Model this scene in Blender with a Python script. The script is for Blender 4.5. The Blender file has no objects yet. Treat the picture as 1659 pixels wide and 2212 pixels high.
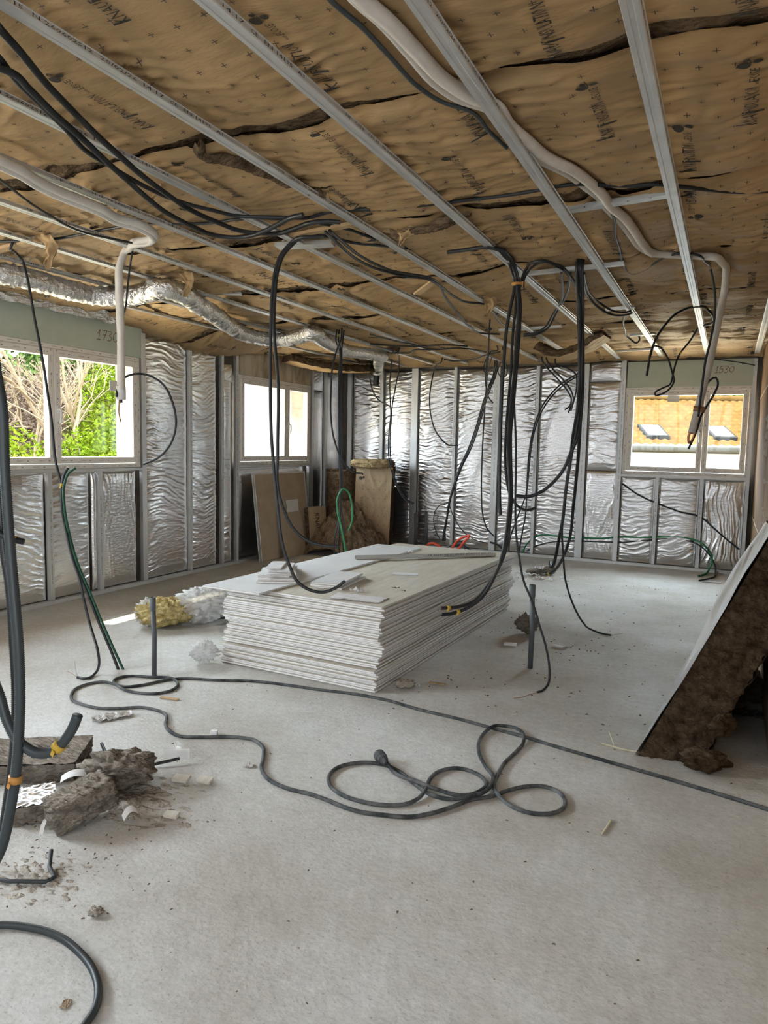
import bpy, bmesh, math, random
import numpy as np
from mathutils import Vector, Matrix, noise as mnoise

rng = random.Random(11)
S = bpy.context.scene
COL = S.collection

# ------------------------------------------------------------------ camera
YAW, PITCH, ROLL, FPX = math.radians(-26.2604), math.radians(5.337), math.radians(1.1548), 1499.25
f_ = Vector((math.sin(YAW) * math.cos(PITCH), math.cos(YAW) * math.cos(PITCH), -math.sin(PITCH)))
r_ = Vector((math.cos(YAW), -math.sin(YAW), 0))
u_ = r_.cross(f_)
r2 = math.cos(ROLL) * r_ + math.sin(ROLL) * u_
u2 = -math.sin(ROLL) * r_ + math.cos(ROLL) * u_
cam_d = bpy.data.cameras.new('camera')
cam_d.sensor_fit = 'HORIZONTAL'
cam_d.sensor_width = 36
cam_d.lens = FPX / 1659 * 36
cam_d.clip_start = 0.05
cam_d.clip_end = 300
cam = bpy.data.objects.new('camera', cam_d)
COL.objects.link(cam)
cam.matrix_world = Matrix(((r2.x, u2.x, -f_.x, 0), (r2.y, u2.y, -f_.y, 0), (r2.z, u2.z, -f_.z, 1.5), (0, 0, 0, 1)))
S.camera = cam

# ------------------------------------------------------------------ world, sun, daylight, fill lights
W = bpy.data.worlds.new('world')
S.world = W
W.use_nodes = True
bg = W.node_tree.nodes['Background']
bg.inputs['Color'].default_value = (0.80, 0.90, 1.0, 1)
bg.inputs['Strength'].default_value = 3.6
# bright overcast: the sky grows brighter upward from the horizon
_tc0 = W.node_tree.nodes.new('ShaderNodeTexCoord'); _sx = W.node_tree.nodes.new('ShaderNodeSeparateXYZ'); _mr = W.node_tree.nodes.new('ShaderNodeMapRange')
_mr.inputs['From Min'].default_value, _mr.inputs['From Max'].default_value = 0.09, 0.32
_mr.inputs['To Min'].default_value, _mr.inputs['To Max'].default_value = 3.6, 26.0
W.node_tree.links.new(_tc0.outputs['Generated'], _sx.inputs[0]); W.node_tree.links.new(_sx.outputs['Z'], _mr.inputs['Value']); W.node_tree.links.new(_mr.outputs[0], bg.inputs['Strength'])
sun_d = bpy.data.lights.new('sun', 'SUN')
sun_d.energy = 12.0
sun_d.angle = 0.008
sun_d.color = (1.0, 0.90, 0.72)
sun = bpy.data.objects.new('sun', sun_d)
COL.objects.link(sun)
sun.rotation_euler = Vector((1.0, 0.28, -1.55)).to_track_quat('-Z', 'Y').to_euler()


def area(name, loc, target, sx, sy, power, color):
    d = bpy.data.lights.new(name, 'AREA')
    d.shape = 'RECTANGLE'
    d.size, d.size_y, d.energy, d.color = sx, sy, power, color
    o = bpy.data.objects.new(name, d)
    COL.objects.link(o)
    o.location = loc
    o.rotation_euler = (Vector(target) - Vector(loc)).to_track_quat('-Z', 'Y').to_euler()
    return o


# rear and front: added fill lights before a solid wall; left: window daylight
area('fill_rear', (-2.0, -2.6, 2.3), (-2.0, 2.4, 0.0), 4.0, 1.6, 46, (0.88, 0.94, 1.0))
area('fill_front', (1.5, -2.7, 1.8), (-3.6, 6.0, 1.2), 2.2, 1.6, 70, (0.97, 0.98, 1.0))
area('daylight_left_opening', (-5.5, 0.6, 1.8), (0, 2.0, 0.2), 1.6, 1.1, 25, (0.93, 0.97, 1.0))

S.view_settings.view_transform = 'Standard'
S.view_settings.look = 'None'
S.view_settings.gamma = 1
S.view_settings.exposure = 0.75
S.view_settings.use_curve_mapping = False
S.cycles.max_bounces = 8
S.cycles.diffuse_bounces = 5
S.cycles.glossy_bounces = 4
S.cycles.transparent_max_bounces = 12
S.cycles.caustics_reflective = False
S.cycles.caustics_refractive = False
S.cycles.sample_clamp_indirect = 6.0


# ------------------------------------------------------------------ materials
def mat(name, color, rough=0.7, metal=0.0, spec=0.3):
    m = bpy.data.materials.new(name)
    m.use_nodes = True
    b = m.node_tree.nodes['Principled BSDF']
    b.inputs['Base Color'].default_value = (*color, 1)
    b.inputs['Roughness'].default_value = rough
    b.inputs['Metallic'].default_value = metal
    b.inputs['Specular IOR Level'].default_value = spec
    return m


def nd(m, t, **kw):
    n = m.node_tree.nodes.new(t)
    for k, v in kw.items():
        if hasattr(n, k):
            setattr(n, k, v)
        else:
            n.inputs[k].default_value = v
    return n


def lk(m, a, b):
    m.node_tree.links.new(a, b)


def coords(m, scale=(1, 1, 1), kind='Object'):
    tc = nd(m, 'ShaderNodeTexCoord')
    mp = nd(m, 'ShaderNodeMapping')
    mp.inputs['Scale'].default_value = scale
    lk(m, tc.outputs[kind], mp.inputs['Vector'])
    return mp.outputs['Vector']


def noise_col(m, c1, c2, scale, lo=0.35, hi=0.65, detail=6, vec=None, stretch=(1, 1, 1), rough=0.6, c3=None):
    """colour of the material mottled between c1 and c2"""
    b = m.node_tree.nodes['Principled BSDF']
    v = vec or coords(m, stretch)
    n = nd(m, 'ShaderNodeTexNoise')
    n.inputs['Scale'].default_value = scale
    n.inputs['Detail'].default_value = detail
    n.inputs['Roughness'].default_value = rough
    lk(m, v, n.inputs['Vector'])
    r = nd(m, 'ShaderNodeValToRGB')
    r.color_ramp.elements[0].position = lo
    r.color_ramp.elements[0].color = (*c1, 1)
    r.color_ramp.elements[1].position = hi
    r.color_ramp.elements[1].color = (*c2, 1)
    if c3:
        e = r.color_ramp.elements.new((lo + hi) / 2)
        e.color = (*c3, 1)
    lk(m, n.outputs['Fac'], r.inputs['Fac'])
    lk(m, r.outputs['Color'], b.inputs['Base Color'])
    return r.outputs['Color'], n.outputs['Fac']


def bump(m, scale, dist, strength=1.0, detail=4, stretch=(1, 1, 1), prev=None, tex='ShaderNodeTexNoise'):
    b = m.node_tree.nodes['Principled BSDF']
    v = coords(m, stretch)
    n = nd(m, tex)
    n.inputs['Scale'].default_value = scale
    if 'Detail' in n.inputs:
        n.inputs['Detail'].default_value = detail
    lk(m, v, n.inputs['Vector'])
    bp = nd(m, 'ShaderNodeBump')
    bp.inputs['Strength'].default_value = strength
    bp.inputs['Distance'].default_value = dist
    lk(m, n.outputs[0] if tex != 'ShaderNodeTexNoise' else n.outputs['Fac'], bp.inputs['Height'])
    if prev is not None:
        lk(m, prev, bp.inputs['Normal'])
    lk(m, bp.outputs['Normal'], b.inputs['Normal'])
    return bp.outputs['Normal']


M = {}
# concrete slab: pale grey, dusty brown in blotches, pitted
m = M['concrete'] = mat('concrete', (0.5, 0.49, 0.47), 0.85, 0, 0.2)
c, f = noise_col(m, (0.44, 0.415, 0.365), (0.665, 0.67, 0.655), 0.8, 0.34, 0.64, 10, rough=0.62)
c2 = nd(m, 'ShaderNodeTexNoise'); c2.inputs['Scale'].default_value = 26; c2.inputs['Detail'].default_value = 8; c2.inputs['Roughness'].default_value = 0.75
lk(m, coords(m, (1, 1, 1)), c2.inputs['Vector'])
rr = nd(m, 'ShaderNodeValToRGB'); rr.color_ramp.elements[0].position = 0.3; rr.color_ramp.elements[0].color = (0.75, 0.745, 0.72, 1); rr.color_ramp.elements[1].position = 0.62; rr.color_ramp.elements[1].color = (1.05, 1.05, 1.05, 1)
lk(m, c2.outputs['Fac'], rr.inputs['Fac'])
mx = nd(m, 'ShaderNodeMix', data_type='RGBA', blend_type='MULTIPLY'); mx.inputs[0].default_value = 0.75
lk(m, c, mx.inputs[6]); lk(m, rr.outputs['Color'], mx.inputs[7])
vo = nd(m, 'ShaderNodeTexNoise'); vo.inputs['Scale'].default_value = 95; vo.inputs['Detail'].default_value = 3
lk(m, coords(m, (0.7, 1, 1)), vo.inputs['Vector'])
r3 = nd(m, 'ShaderNodeValToRGB'); r3.color_ramp.elements[0].position = 0.28; r3.color_ramp.elements[0].color = (0.72, 0.70, 0.67, 1); r3.color_ramp.elements[1].position = 0.385; r3.color_ramp.elements[1].color = (1, 1, 1, 1)
lk(m, vo.outputs['Fac'], r3.inputs['Fac'])
mx2 = nd(m, 'ShaderNodeMix', data_type='RGBA', blend_type='MULTIPLY'); mx2.inputs[0].default_value = 1.0
lk(m, mx.outputs[2], mx2.inputs[6]); lk(m, r3.outputs['Color'], mx2.inputs[7])
lk(m, mx2.outputs[2], m.node_tree.nodes['Principled BSDF'].inputs['Base Color'])
n1 = bump(m, 60, 0.004, 0.8, 8)
bump(m, 7, 0.01, 0.5, 6, prev=n1)

m = M['kraft'] = mat('kraft_paper', (0.30, 0.205, 0.115), 0.62, 0, 0.25)
noise_col(m, (0.335, 0.222, 0.108), (0.415, 0.282, 0.143), 3.0, 0.3, 0.7, 5)
n1 = bump(m, 14, 0.012, 0.55, 6, stretch=(0.35, 1.2, 1))
bump(m, 60, 0.003, 0.5, 4, stretch=(0.5, 1.3, 1), prev=n1)
m = M['kraft_plain'] = mat('kraft_board_paper', (0.40, 0.30, 0.19), 0.65, 0, 0.2)
noise_col(m, (0.36, 0.27, 0.17), (0.44, 0.33, 0.21), 6, 0.3, 0.7, 5)
M['ink'] = mat('printing_ink', (0.045, 0.04, 0.035), 0.6, 0, 0.2)
M['ink_faint'] = mat('cross_print_ink', (0.08, 0.06, 0.045), 0.6, 0, 0.2)
M['ink_red'] = mat('red_brown_marker', (0.18, 0.045, 0.03), 0.6, 0, 0.2)
M['ink_grey'] = mat('frame_film_ink', (0.12, 0.11, 0.10), 0.6, 0, 0.2)
m = M['wool'] = mat('brown_glass_wool', (0.20, 0.14, 0.09), 1.0, 0, 0.05)
noise_col(m, (0.07, 0.045, 0.026), (0.24, 0.172, 0.11), 22, 0.32, 0.68, 8, stretch=(0.6, 1, 1), rough=0.7)
bump(m, 60, 0.03, 1.0, 8, stretch=(0.5, 1, 1))
m = M['wool_shaded'] = mat('shaded_brown_glass_wool', (0.1, 0.07, 0.045), 1.0, 0, 0.03)  # dark brown wool, darkened further so the leaning slab's end looks shaded
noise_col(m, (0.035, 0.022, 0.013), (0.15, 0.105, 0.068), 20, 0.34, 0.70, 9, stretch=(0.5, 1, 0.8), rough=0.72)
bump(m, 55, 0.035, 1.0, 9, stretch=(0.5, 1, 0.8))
M['board_edge'] = mat('plasterboard_paper_edge', (0.33, 0.315, 0.285), 0.8, 0, 0.1)
m = M['wool_grey'] = mat('dusty_glass_wool', (0.26, 0.23, 0.19), 1.0, 0, 0.05)
noise_col(m, (0.12, 0.10, 0.08), (0.40, 0.355, 0.30), 16, 0.33, 0.68, 9, stretch=(0.5, 1, 1.6), rough=0.72)
bump(m, 55, 0.03, 1.0, 8, stretch=(0.4, 1, 1.8))
m = M['wool_yellow'] = mat('yellow_glass_wool', (0.62, 0.5, 0.2), 1.0, 0, 0.05)
noise_col(m, (0.42, 0.30, 0.10), (0.80, 0.68, 0.36), 18, 0.3, 0.7, 8)
bump(m, 50, 0.03, 1.0, 8)
m = M['foil'] = mat('aluminium_foil_facing', (0.80, 0.80, 0.80), 0.24, 0.95)
n1 = bump(m, 22, 0.006, 0.55, 6, stretch=(0.7, 0.7, 2.0))
bump(m, 160, 0.0012, 0.6, 2, prev=n1)
m = M['foil_soft'] = mat('smooth_foil_facing', (0.84, 0.84, 0.84), 0.34, 0.9)
bump(m, 30, 0.004, 0.35, 4, stretch=(0.7, 0.7, 1.4))
m = M['foil_duct'] = mat('crinkled_foil_sleeve', (0.82, 0.82, 0.82), 0.2, 0.95)
n1 = bump(m, 40, 0.02, 1.0, 5)
bump(m, 120, 0.004, 0.8, 3, prev=n1)
m = M['steel'] = mat('galvanised_steel', (0.66, 0.67, 0.67), 0.42, 0.7, 0.5)
noise_col(m, (0.58, 0.59, 0.59), (0.72, 0.73, 0.73), 5, 0.3, 0.7, 6, stretch=(1, 1, 0.4))
bump(m, 90, 0.001, 0.35, 2, stretch=(3, 0.15, 1))
M['steel_dark'] = mat('steel_slot_shadow', (0.05, 0.05, 0.05), 0.6, 0.3)
m = M['conduit'] = mat('black_plastic_conduit', (0.022, 0.024, 0.026), 0.42, 0, 0.4)
m = M['conduit_grey'] = mat('slate_plastic_conduit', (0.045, 0.055, 0.06), 0.45, 0, 0.4)
M['conduit_dkgreen'] = mat('dark_green_plastic_conduit', (0.012, 0.075, 0.04), 0.42, 0, 0.4)
M['conduit_green'] = mat('green_plastic_conduit', (0.02, 0.20, 0.075), 0.42, 0, 0.4)
M['conduit_red'] = mat('red_plastic_conduit', (0.62, 0.07, 0.035), 0.42, 0, 0.4)
m = M['rubber'] = mat('dusty_rubber_cable', (0.06, 0.065, 0.068), 0.75, 0, 0.25)
noise_col(m, (0.03, 0.034, 0.036), (0.17, 0.175, 0.175), 14, 0.38, 0.75, 6)
M['tape'] = mat('yellow_tape', (0.55, 0.36, 0.05), 0.5, 0, 0.3)
M['tape_orange'] = mat('orange_tape', (0.50, 0.24, 0.06), 0.5, 0, 0.3)
m = M['sleeve'] = mat('white_foam_pipe_sleeve', (0.66, 0.63, 0.58), 0.7, 0, 0.25)
noise_col(m, (0.60, 0.57, 0.52), (0.70, 0.675, 0.63), 9, 0.3, 0.7, 4)
bump(m, 60, 0.003, 0.4, 3)
M['copper'] = mat('copper_pipe', (0.55, 0.26, 0.14), 0.4, 0.8)
M['wire_brown'] = mat('bare_wire', (0.36, 0.2, 0.1), 0.5, 0.2)
M['wire_grey'] = mat('grey_wire', (0.3, 0.36, 0.4), 0.5)
m = M['pvc'] = mat('white_pvc', (0.86, 0.84, 0.80), 0.4, 0, 0.4)
M['pvc_grey'] = mat('grey_pvc_pipe', (0.10, 0.11, 0.12), 0.45, 0, 0.4)
M['metal_handle'] = mat('white_handle', (0.8, 0.8, 0.79), 0.3, 0, 0.5)
m = M['plaster'] = mat('white_plaster_edge', (0.74, 0.735, 0.72), 0.85, 0, 0.15)
noise_col(m, (0.62, 0.61, 0.595), (0.80, 0.795, 0.78), 30, 0.3, 0.6, 6, stretch=(1, 1, 4))
m = M['board_face'] = mat('plasterboard_cream_paper', (0.50, 0.455, 0.385), 0.75, 0, 0.15)
noise_col(m, (0.56, 0.515, 0.43), (0.68, 0.645, 0.57), 7, 0.35, 0.66, 7, stretch=(4.0, 0.5, 1), rough=0.7)
m = M['board_white'] = mat('plasterboard_white_paper', (0.70, 0.70, 0.695), 0.75, 0, 0.15)
noise_col(m, (0.66, 0.66, 0.66), (0.73, 0.73, 0.725), 4, 0.3, 0.7, 5)
m = M['board_brown'] = mat('plasterboard_back_paper', (0.42, 0.33, 0.235), 0.75, 0, 0.15)
noise_col(m, (0.39, 0.305, 0.215), (0.45, 0.36, 0.26), 5, 0.3, 0.7, 5)
m = M['board_green'] = mat('moisture_board_green', (0.40, 0.47, 0.40), 0.75, 0, 0.15)
noise_col(m, (0.48, 0.545, 0.47), (0.56, 0.62, 0.54), 3, 0.3, 0.7, 6)
m = M['osb'] = mat('stained_board', (0.40, 0.33, 0.22), 0.7, 0, 0.2)
noise_col(m, (0.30, 0.21, 0.11), (0.64, 0.57, 0.44), 3.2, 0.33, 0.62, 7, stretch=(1, 2.2, 0.6))
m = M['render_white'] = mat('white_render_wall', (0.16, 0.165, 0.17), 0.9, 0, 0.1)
m = M['masonry'] = mat('shell_masonry', (0.20, 0.175, 0.15), 0.95, 0, 0.1)
noise_col(m, (0.15, 0.125, 0.10), (0.27, 0.24, 0.2), 4, 0.3, 0.7, 6)
m = M['clay'] = mat('clay_block', (0.22, 0.13, 0.07), 0.9, 0, 0.1)
noise_col(m, (0.165, 0.095, 0.05), (0.235, 0.145, 0.08), 5, 0.3, 0.7, 6)
bump(m, 30, 0.004, 0.5, 5, stretch=(1, 1, 0.2))
m = M['clay_light'] = mat('pale_clay_block', (0.46, 0.33, 0.22), 0.9, 0, 0.1)
noise_col(m, (0.40, 0.28, 0.18), (0.52, 0.39, 0.28), 6, 0.3, 0.7, 6)
M['mortar'] = mat('mortar', (0.52, 0.47, 0.40), 0.95, 0, 0.1)
m = M['wood'] = mat('bare_batten_wood', (0.45, 0.32, 0.18), 0.7, 0, 0.2)
noise_col(m, (0.38, 0.26, 0.14), (0.5, 0.36, 0.21), 10, 0.3, 0.7, 6, stretch=(1, 8, 1))
m = M['paper'] = mat('white_paper', (0.78, 0.78, 0.77), 0.7, 0, 0.2)
m = M['straw'] = mat('pale_straw', (0.66, 0.60, 0.40), 0.7, 0, 0.2)
m = M['grit'] = mat('debris_crumb', (0.16, 0.125, 0.09), 0.95, 0, 0.1)
M['dark_plastic'] = mat('dark_plastic', (0.05, 0.055, 0.06), 0.5, 0, 0.3)
M['grass'] = mat('pale_gravel_ground', (0.66, 0.53, 0.37), 0.95, 0, 0.1)
m = M['leaf'] = mat('spring_leaf', (0.30, 0.42, 0.045), 0.6, 0, 0.0)
noise_col(m, (0.026, 0.043, 0.002), (0.062, 0.078, 0.006), 1.5, 0.3, 0.7, 6)
m = M['leaf_dark'] = mat('conifer_leaf', (0.10, 0.17, 0.04), 0.7, 0, 0.0)
noise_col(m, (0.015, 0.026, 0.006), (0.035, 0.055, 0.012), 1.5, 0.3, 0.7, 6)
m = M['leaf_purple'] = mat('bare_twig_haze', (0.24, 0.17, 0.13), 0.8, 0, 0.0)
noise_col(m, (0.035, 0.024, 0.018), (0.08, 0.056, 0.043), 2.5, 0.3, 0.7, 6)
M['bark'] = mat('pale_bark', (0.10, 0.074, 0.048), 0.9, 0, 0.0)
m = M['tile'] = mat('orange_roof_tile', (0.62, 0.30, 0.09), 0.8, 0, 0.0)
noise_col(m, (0.030, 0.0155, 0.0048), (0.046, 0.0265, 0.0090), 2.2, 0.3, 0.7, 8)
M['gutter'] = mat('zinc_gutter', (0.020, 0.019, 0.016), 0.7, 0, 0.0)
M['roof_glass'] = mat('skylight_glass', (0.020, 0.024, 0.028), 0.3, 0, 0.1)
M['fascia'] = mat('skylight_frame', (0.012, 0.011, 0.010), 0.7, 0, 0.0)
M['soffit'] = mat('eaves_board', (0.40, 0.24, 0.11), 0.8)


def glass_mat(name, tint=(0.96, 0.98, 0.97), facing=0.06, haze=0.0):
    m = bpy.data.materials.new(name)
    m.use_nodes = True
    t = m.node_tree
    t.nodes.remove(t.nodes['Principled BSDF'])
    out = t.nodes['Material Output']
    tr = t.nodes.new('ShaderNodeBsdfTransparent'); tr.inputs[0].default_value = (*tint, 1)
    gl = t.nodes.new('ShaderNodeBsdfGlossy'); gl.inputs['Roughness'].default_value = 0.03
    lw = t.nodes.new('ShaderNodeLayerWeight'); lw.inputs['Blend'].default_value = 0.5
    pw = t.nodes.new('ShaderNodeMath'); pw.operation = 'POWER'; pw.inputs[1].default_value = 4
    t.links.new(lw.outputs['Facing'], pw.inputs[0])
    fr = t.nodes.new('ShaderNodeMath'); fr.operation = 'MULTIPLY_ADD'; fr.inputs[1].default_value = 0.7; fr.inputs[2].default_value = 0.025
    t.links.new(pw.outputs[0], fr.inputs[0])
    mxs = t.nodes.new('ShaderNodeMixShader')
    t.links.new(fr.outputs[0], mxs.inputs[0])
    t.links.new(tr.outputs[0], mxs.inputs[1]); t.links.new(gl.outputs[0], mxs.inputs[2])
    last = mxs
    if haze:
        df = t.nodes.new('ShaderNodeBsdfDiffuse'); df.inputs[0].default_value = (0.85, 0.85, 0.84, 1)
        m2 = t.nodes.new('ShaderNodeMixShader'); m2.inputs[0].default_value = haze
        t.links.new(mxs.outputs[0], m2.inputs[1]); t.links.new(df.outputs[0], m2.inputs[2])
        last = m2
    t.links.new(last.outputs[0], out.inputs['Surface'])
    return m


M['glass'] = glass_mat('window_glass')
def film_mat(name, white):
    """thin milky plastic: light passes, folds catch a gloss"""
    m = mat(name, (0.9, 0.9, 0.89), 0.18, 0, 0.6)
    t = m.node_tree
    pb = t.nodes['Principled BSDF']
    tl = t.nodes.new('ShaderNodeBsdfTranslucent'); tl.inputs[0].default_value = (0.9, 0.9, 0.89, 1)
    tr = t.nodes.new('ShaderNodeBsdfTransparent')
    a = t.nodes.new('ShaderNodeMixShader'); a.inputs[0].default_value = 0.35
    t.links.new(pb.outputs[0], a.inputs[1]); t.links.new(tl.outputs[0], a.inputs[2])
    c = t.nodes.new('ShaderNodeMixShader'); c.inputs[0].default_value = white
    t.links.new(tr.outputs[0], c.inputs[1]); t.links.new(a.outputs[0], c.inputs[2])
    t.links.new(c.outputs[0], t.nodes['Material Output'].inputs['Surface'])
    n1 = bump(m, 26, 0.02, 0.8, 4)
    return m


M['film'] = film_mat('crumpled_plastic_film', 0.6)
M['film_clear'] = film_mat('clear_plastic_angle', 0.45)


# ------------------------------------------------------------------ object helpers
def top(name, label, cat, group=None, loc=(0, 0, 0), kind=None):
    o = bpy.data.objects.new(name, None)
    COL.objects.link(o)
    o.location = loc
    o.empty_display_size = 0.1
    return tag(o, label, cat, group, kind)


def tag(o, label=None, cat=None, group=None, kind=None):
    if label: o['label'] = label
    if cat: o['category'] = cat
    if group: o['group'] = group
    if kind: o['kind'] = kind
    return o


def link(name, me, mats, parent=None):
    o = bpy.data.objects.new(name, me)
    COL.objects.link(o)
    for m in (mats if isinstance(mats, (list, tuple)) else [mats]):
        me.materials.append(M[m] if isinstance(m, str) else m)
    if parent is not None:
        o.parent = parent
        if parent.type == 'EMPTY' or True:
            o.matrix_parent_inverse = Matrix.Translation(parent.location).inverted() if parent.parent is None else Matrix.Identity(4)
    return o


class MB:
    """collects vertices and faces into one mesh"""
    def __init__(s):
        s.v, s.f, s.m = [], [], []

    def add(s, verts, faces, mi=0):
        k = len(s.v)
        s.v += [tuple(p) for p in verts]
        for f in faces:
            s.f.append([i + k for i in f]); s.m.append(mi)

    def box(s, c, size, rot=None, mi=0):
        hx, hy, hz = size[0] / 2, size[1] / 2, size[2] / 2
        vs = [Vector((x, y, z)) for x in (-hx, hx) for y in (-hy, hy) for z in (-hz, hz)]
        if rot is not None: vs = [rot @ v for v in vs]
        c = Vector(c)
        s.add([v + c for v in vs], [(0, 1, 3, 2), (4, 6, 7, 5), (0, 4, 5, 1), (2, 3, 7, 6), (0, 2, 6, 4), (1, 5, 7, 3)], mi)

    def mm(s, a, b, mi=0):
        s.box([(a[i] + b[i]) / 2 for i in range(3)], [abs(b[i] - a[i]) for i in range(3)], None, mi)

    def prism(s, poly, y0, y1, axis=1, mi=0):
        """closed 2-D outline extruded along an axis"""
        n = len(poly)
        def P(p, t):
            return (p[0], t, p[1]) if axis == 1 else ((t, p[0], p[1]) if axis == 0 else (p[0], p[1], t))
        s.add([P(p, y0) for p in poly] + [P(p, y1) for p in poly],
              [tuple(range(n)), tuple(range(2 * n - 1, n - 1, -1))] + [(i, i + n, (i + 1) % n + n, (i + 1) % n) for i in range(n)], mi)

    def tube(s, pts, r, seg=8, mi=0, cap=True, rfun=None):
        P = [Vector(p) for p in pts]
        n = len(P)
        T = [(P[min(i + 1, n - 1)] - P[max(i - 1, 0)]).normalized() for i in range(n)]
        ref = Vector((0, 0, 1)) if abs(T[0].z) < 0.9 else Vector((1, 0, 0))
        N = (ref - T[0] * ref.dot(T[0])).normalized()
        vs = []
        for i in range(n):
            N = (N - T[i] * N.dot(T[i]))
            N = N.normalized() if N.length > 1e-6 else Vector((1, 0, 0))
            B = T[i].cross(N)
            rr = rfun(i) if rfun else r
            for k in range(seg):
                a = 2 * math.pi * k / seg
                vs.append(P[i] + (N * math.cos(a) + B * math.sin(a)) * rr)
        fs = [(i * seg + k, i * seg + (k + 1) % seg, (i + 1) * seg + (k + 1) % seg, (i + 1) * seg + k) for i in range(n - 1) for k in range(seg)]
        if cap:
            fs += [tuple(range(seg - 1, -1, -1)), tuple(range((n - 1) * seg, n * seg))]
        s.add(vs, fs, mi)

    def build(s, name, mats, parent=None, smooth=False, bevel=0):
        me = bpy.data.meshes.new(name)
        me.from_pydata(s.v, [], s.f)
        me.polygons.foreach_set('material_index', s.m)
        if smooth: me.polygons.foreach_set('use_smooth', [True] * len(s.f))
        if bevel:
            bm = bmesh.new(); bm.from_mesh(me)
            bmesh.ops.bevel(bm, geom=bm.edges[:], offset=bevel, segments=1, affect='EDGES')
            bm.to_mesh(me); bm.free()
        me.update()
        return link(name, me, mats, parent)


def np_mesh(name, V, F, mi, mats, parent=None, smooth=True, sm_mask=None):
    """numpy vertices (N,3) and a list of (faces array, material index) blocks"""
    me = bpy.data.meshes.new(name)
    nf = sum(len(a) for a in F)
    me.vertices.add(len(V)); me.vertices.foreach_set('co', np.asarray(V, np.float32).ravel())
    tot = sum(a.size for a in F)
    me.loops.add(tot); me.polygons.add(nf)
    idx = np.concatenate([a.ravel() for a in F]).astype(np.int32)
    cnt = np.concatenate([np.full(len(a), a.shape[1]) for a in F])
    me.loops.foreach_set('vertex_index', idx)
    me.polygons.foreach_set('loop_start', np.concatenate([[0], np.cumsum(cnt)[:-1]]).astype(np.int32))
    me.polygons.foreach_set('material_index', np.concatenate([np.full(len(a), k) for a, k in zip(F, mi)]).astype(np.int32))
    me.polygons.foreach_set('use_smooth', np.full(nf, smooth))
    me.update(calc_edges=True)
    me.validate()
    return link(name, me, mats, parent)


def grid_faces(nu, nv, off=0):
    i, j = np.meshgrid(np.arange(nu - 1), np.arange(nv - 1), indexing='ij')
    a = i * nv + j + off
    return np.stack([a, a + nv, a + nv + 1, a + 1], -1).reshape(-1, 4)


# gradient noise on numpy arrays
def gnoise(x, y, seed=0):
    x = np.asarray(x, float); y = np.asarray(y, float)
    xi = np.floor(x).astype(np.int64); yi = np.floor(y).astype(np.int64)
    xf, yf = x - xi, y - yi
    u = xf * xf * xf * (xf * (xf * 6 - 15) + 10); v = yf * yf * yf * (yf * (yf * 6 - 15) + 10)
    def g(ix, iy, dx, dy):
        h = (ix * 374761393 + iy * 668265263 + seed * 1442695041) & 0xffffffff
        h = ((h ^ (h >> 13)) * 1274126177) & 0xffffffff
        h = h ^ (h >> 16)
        a = (h & 0xffff) / 65536.0 * 2 * np.pi
        return np.cos(a) * dx + np.sin(a) * dy
    n00 = g(xi, yi, xf, yf); n10 = g(xi + 1, yi, xf - 1, yf); n01 = g(xi, yi + 1, xf, yf - 1); n11 = g(xi + 1, yi + 1, xf - 1, yf - 1)
    return (n00 * (1 - u) + n10 * u) * (1 - v) + (n01 * (1 - u) + n11 * u) * v * 1.0


def fbm(x, y, seed=0, o=4):
    s, a = 0, 1.0
    for k in range(o):
        s = s + a * gnoise(x * 2 ** k, y * 2 ** k, seed + k * 7); a *= 0.5
    return s


def ridge(x, y, seed=0):
    return 1 - np.minimum(1, np.abs(gnoise(x, y, seed)) * 3.0)


def spline(pts, step):
    """Catmull-Rom through pts, resampled at about step metres"""
    P = np.array(pts, float)
    if len(P) == 2: P = np.array([P[0], (P[0] + P[1]) / 2, P[1]])
    Q = np.vstack([2 * P[0] - P[1], P, 2 * P[-1] - P[-2]])
    out = []
    for i in range(1, len(Q) - 2):
        p0, p1, p2, p3 = Q[i - 1:i + 3]
        n = max(2, int(np.linalg.norm(p2 - p1) / 0.01))
        t = np.linspace(0, 1, n, endpoint=False)[:, None]
        # centripetal-ish: damp tangents by segment lengths
        d0, d1, d2 = [max(1e-5, np.linalg.norm(b - a)) for a, b in ((p0, p1), (p1, p2), (p2, p3))]
        m1 = d1 * ((p1 - p0) / d0 * d1 + (p2 - p1) / d1 * d0) / (d0 + d1)
        m2 = d1 * ((p2 - p1) / d1 * d2 + (p3 - p2) / d2 * d1) / (d1 + d2)
        out.append((2 * t**3 - 3 * t**2 + 1) * p1 + (t**3 - 2 * t**2 + t) * m1 + (-2 * t**3 + 3 * t**2) * p2 + (t**3 - t**2) * m2)
    out = np.vstack(out + [P[-1:]])
    L = np.concatenate([[0], np.cumsum(np.linalg.norm(np.diff(out, axis=0), axis=1))])
    n = max(3, int(L[-1] / step) + 1)
    s = np.linspace(0, L[-1], n)
    return np.stack([np.interp(s, L, out[:, k]) for k in range(3)], -1)


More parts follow.
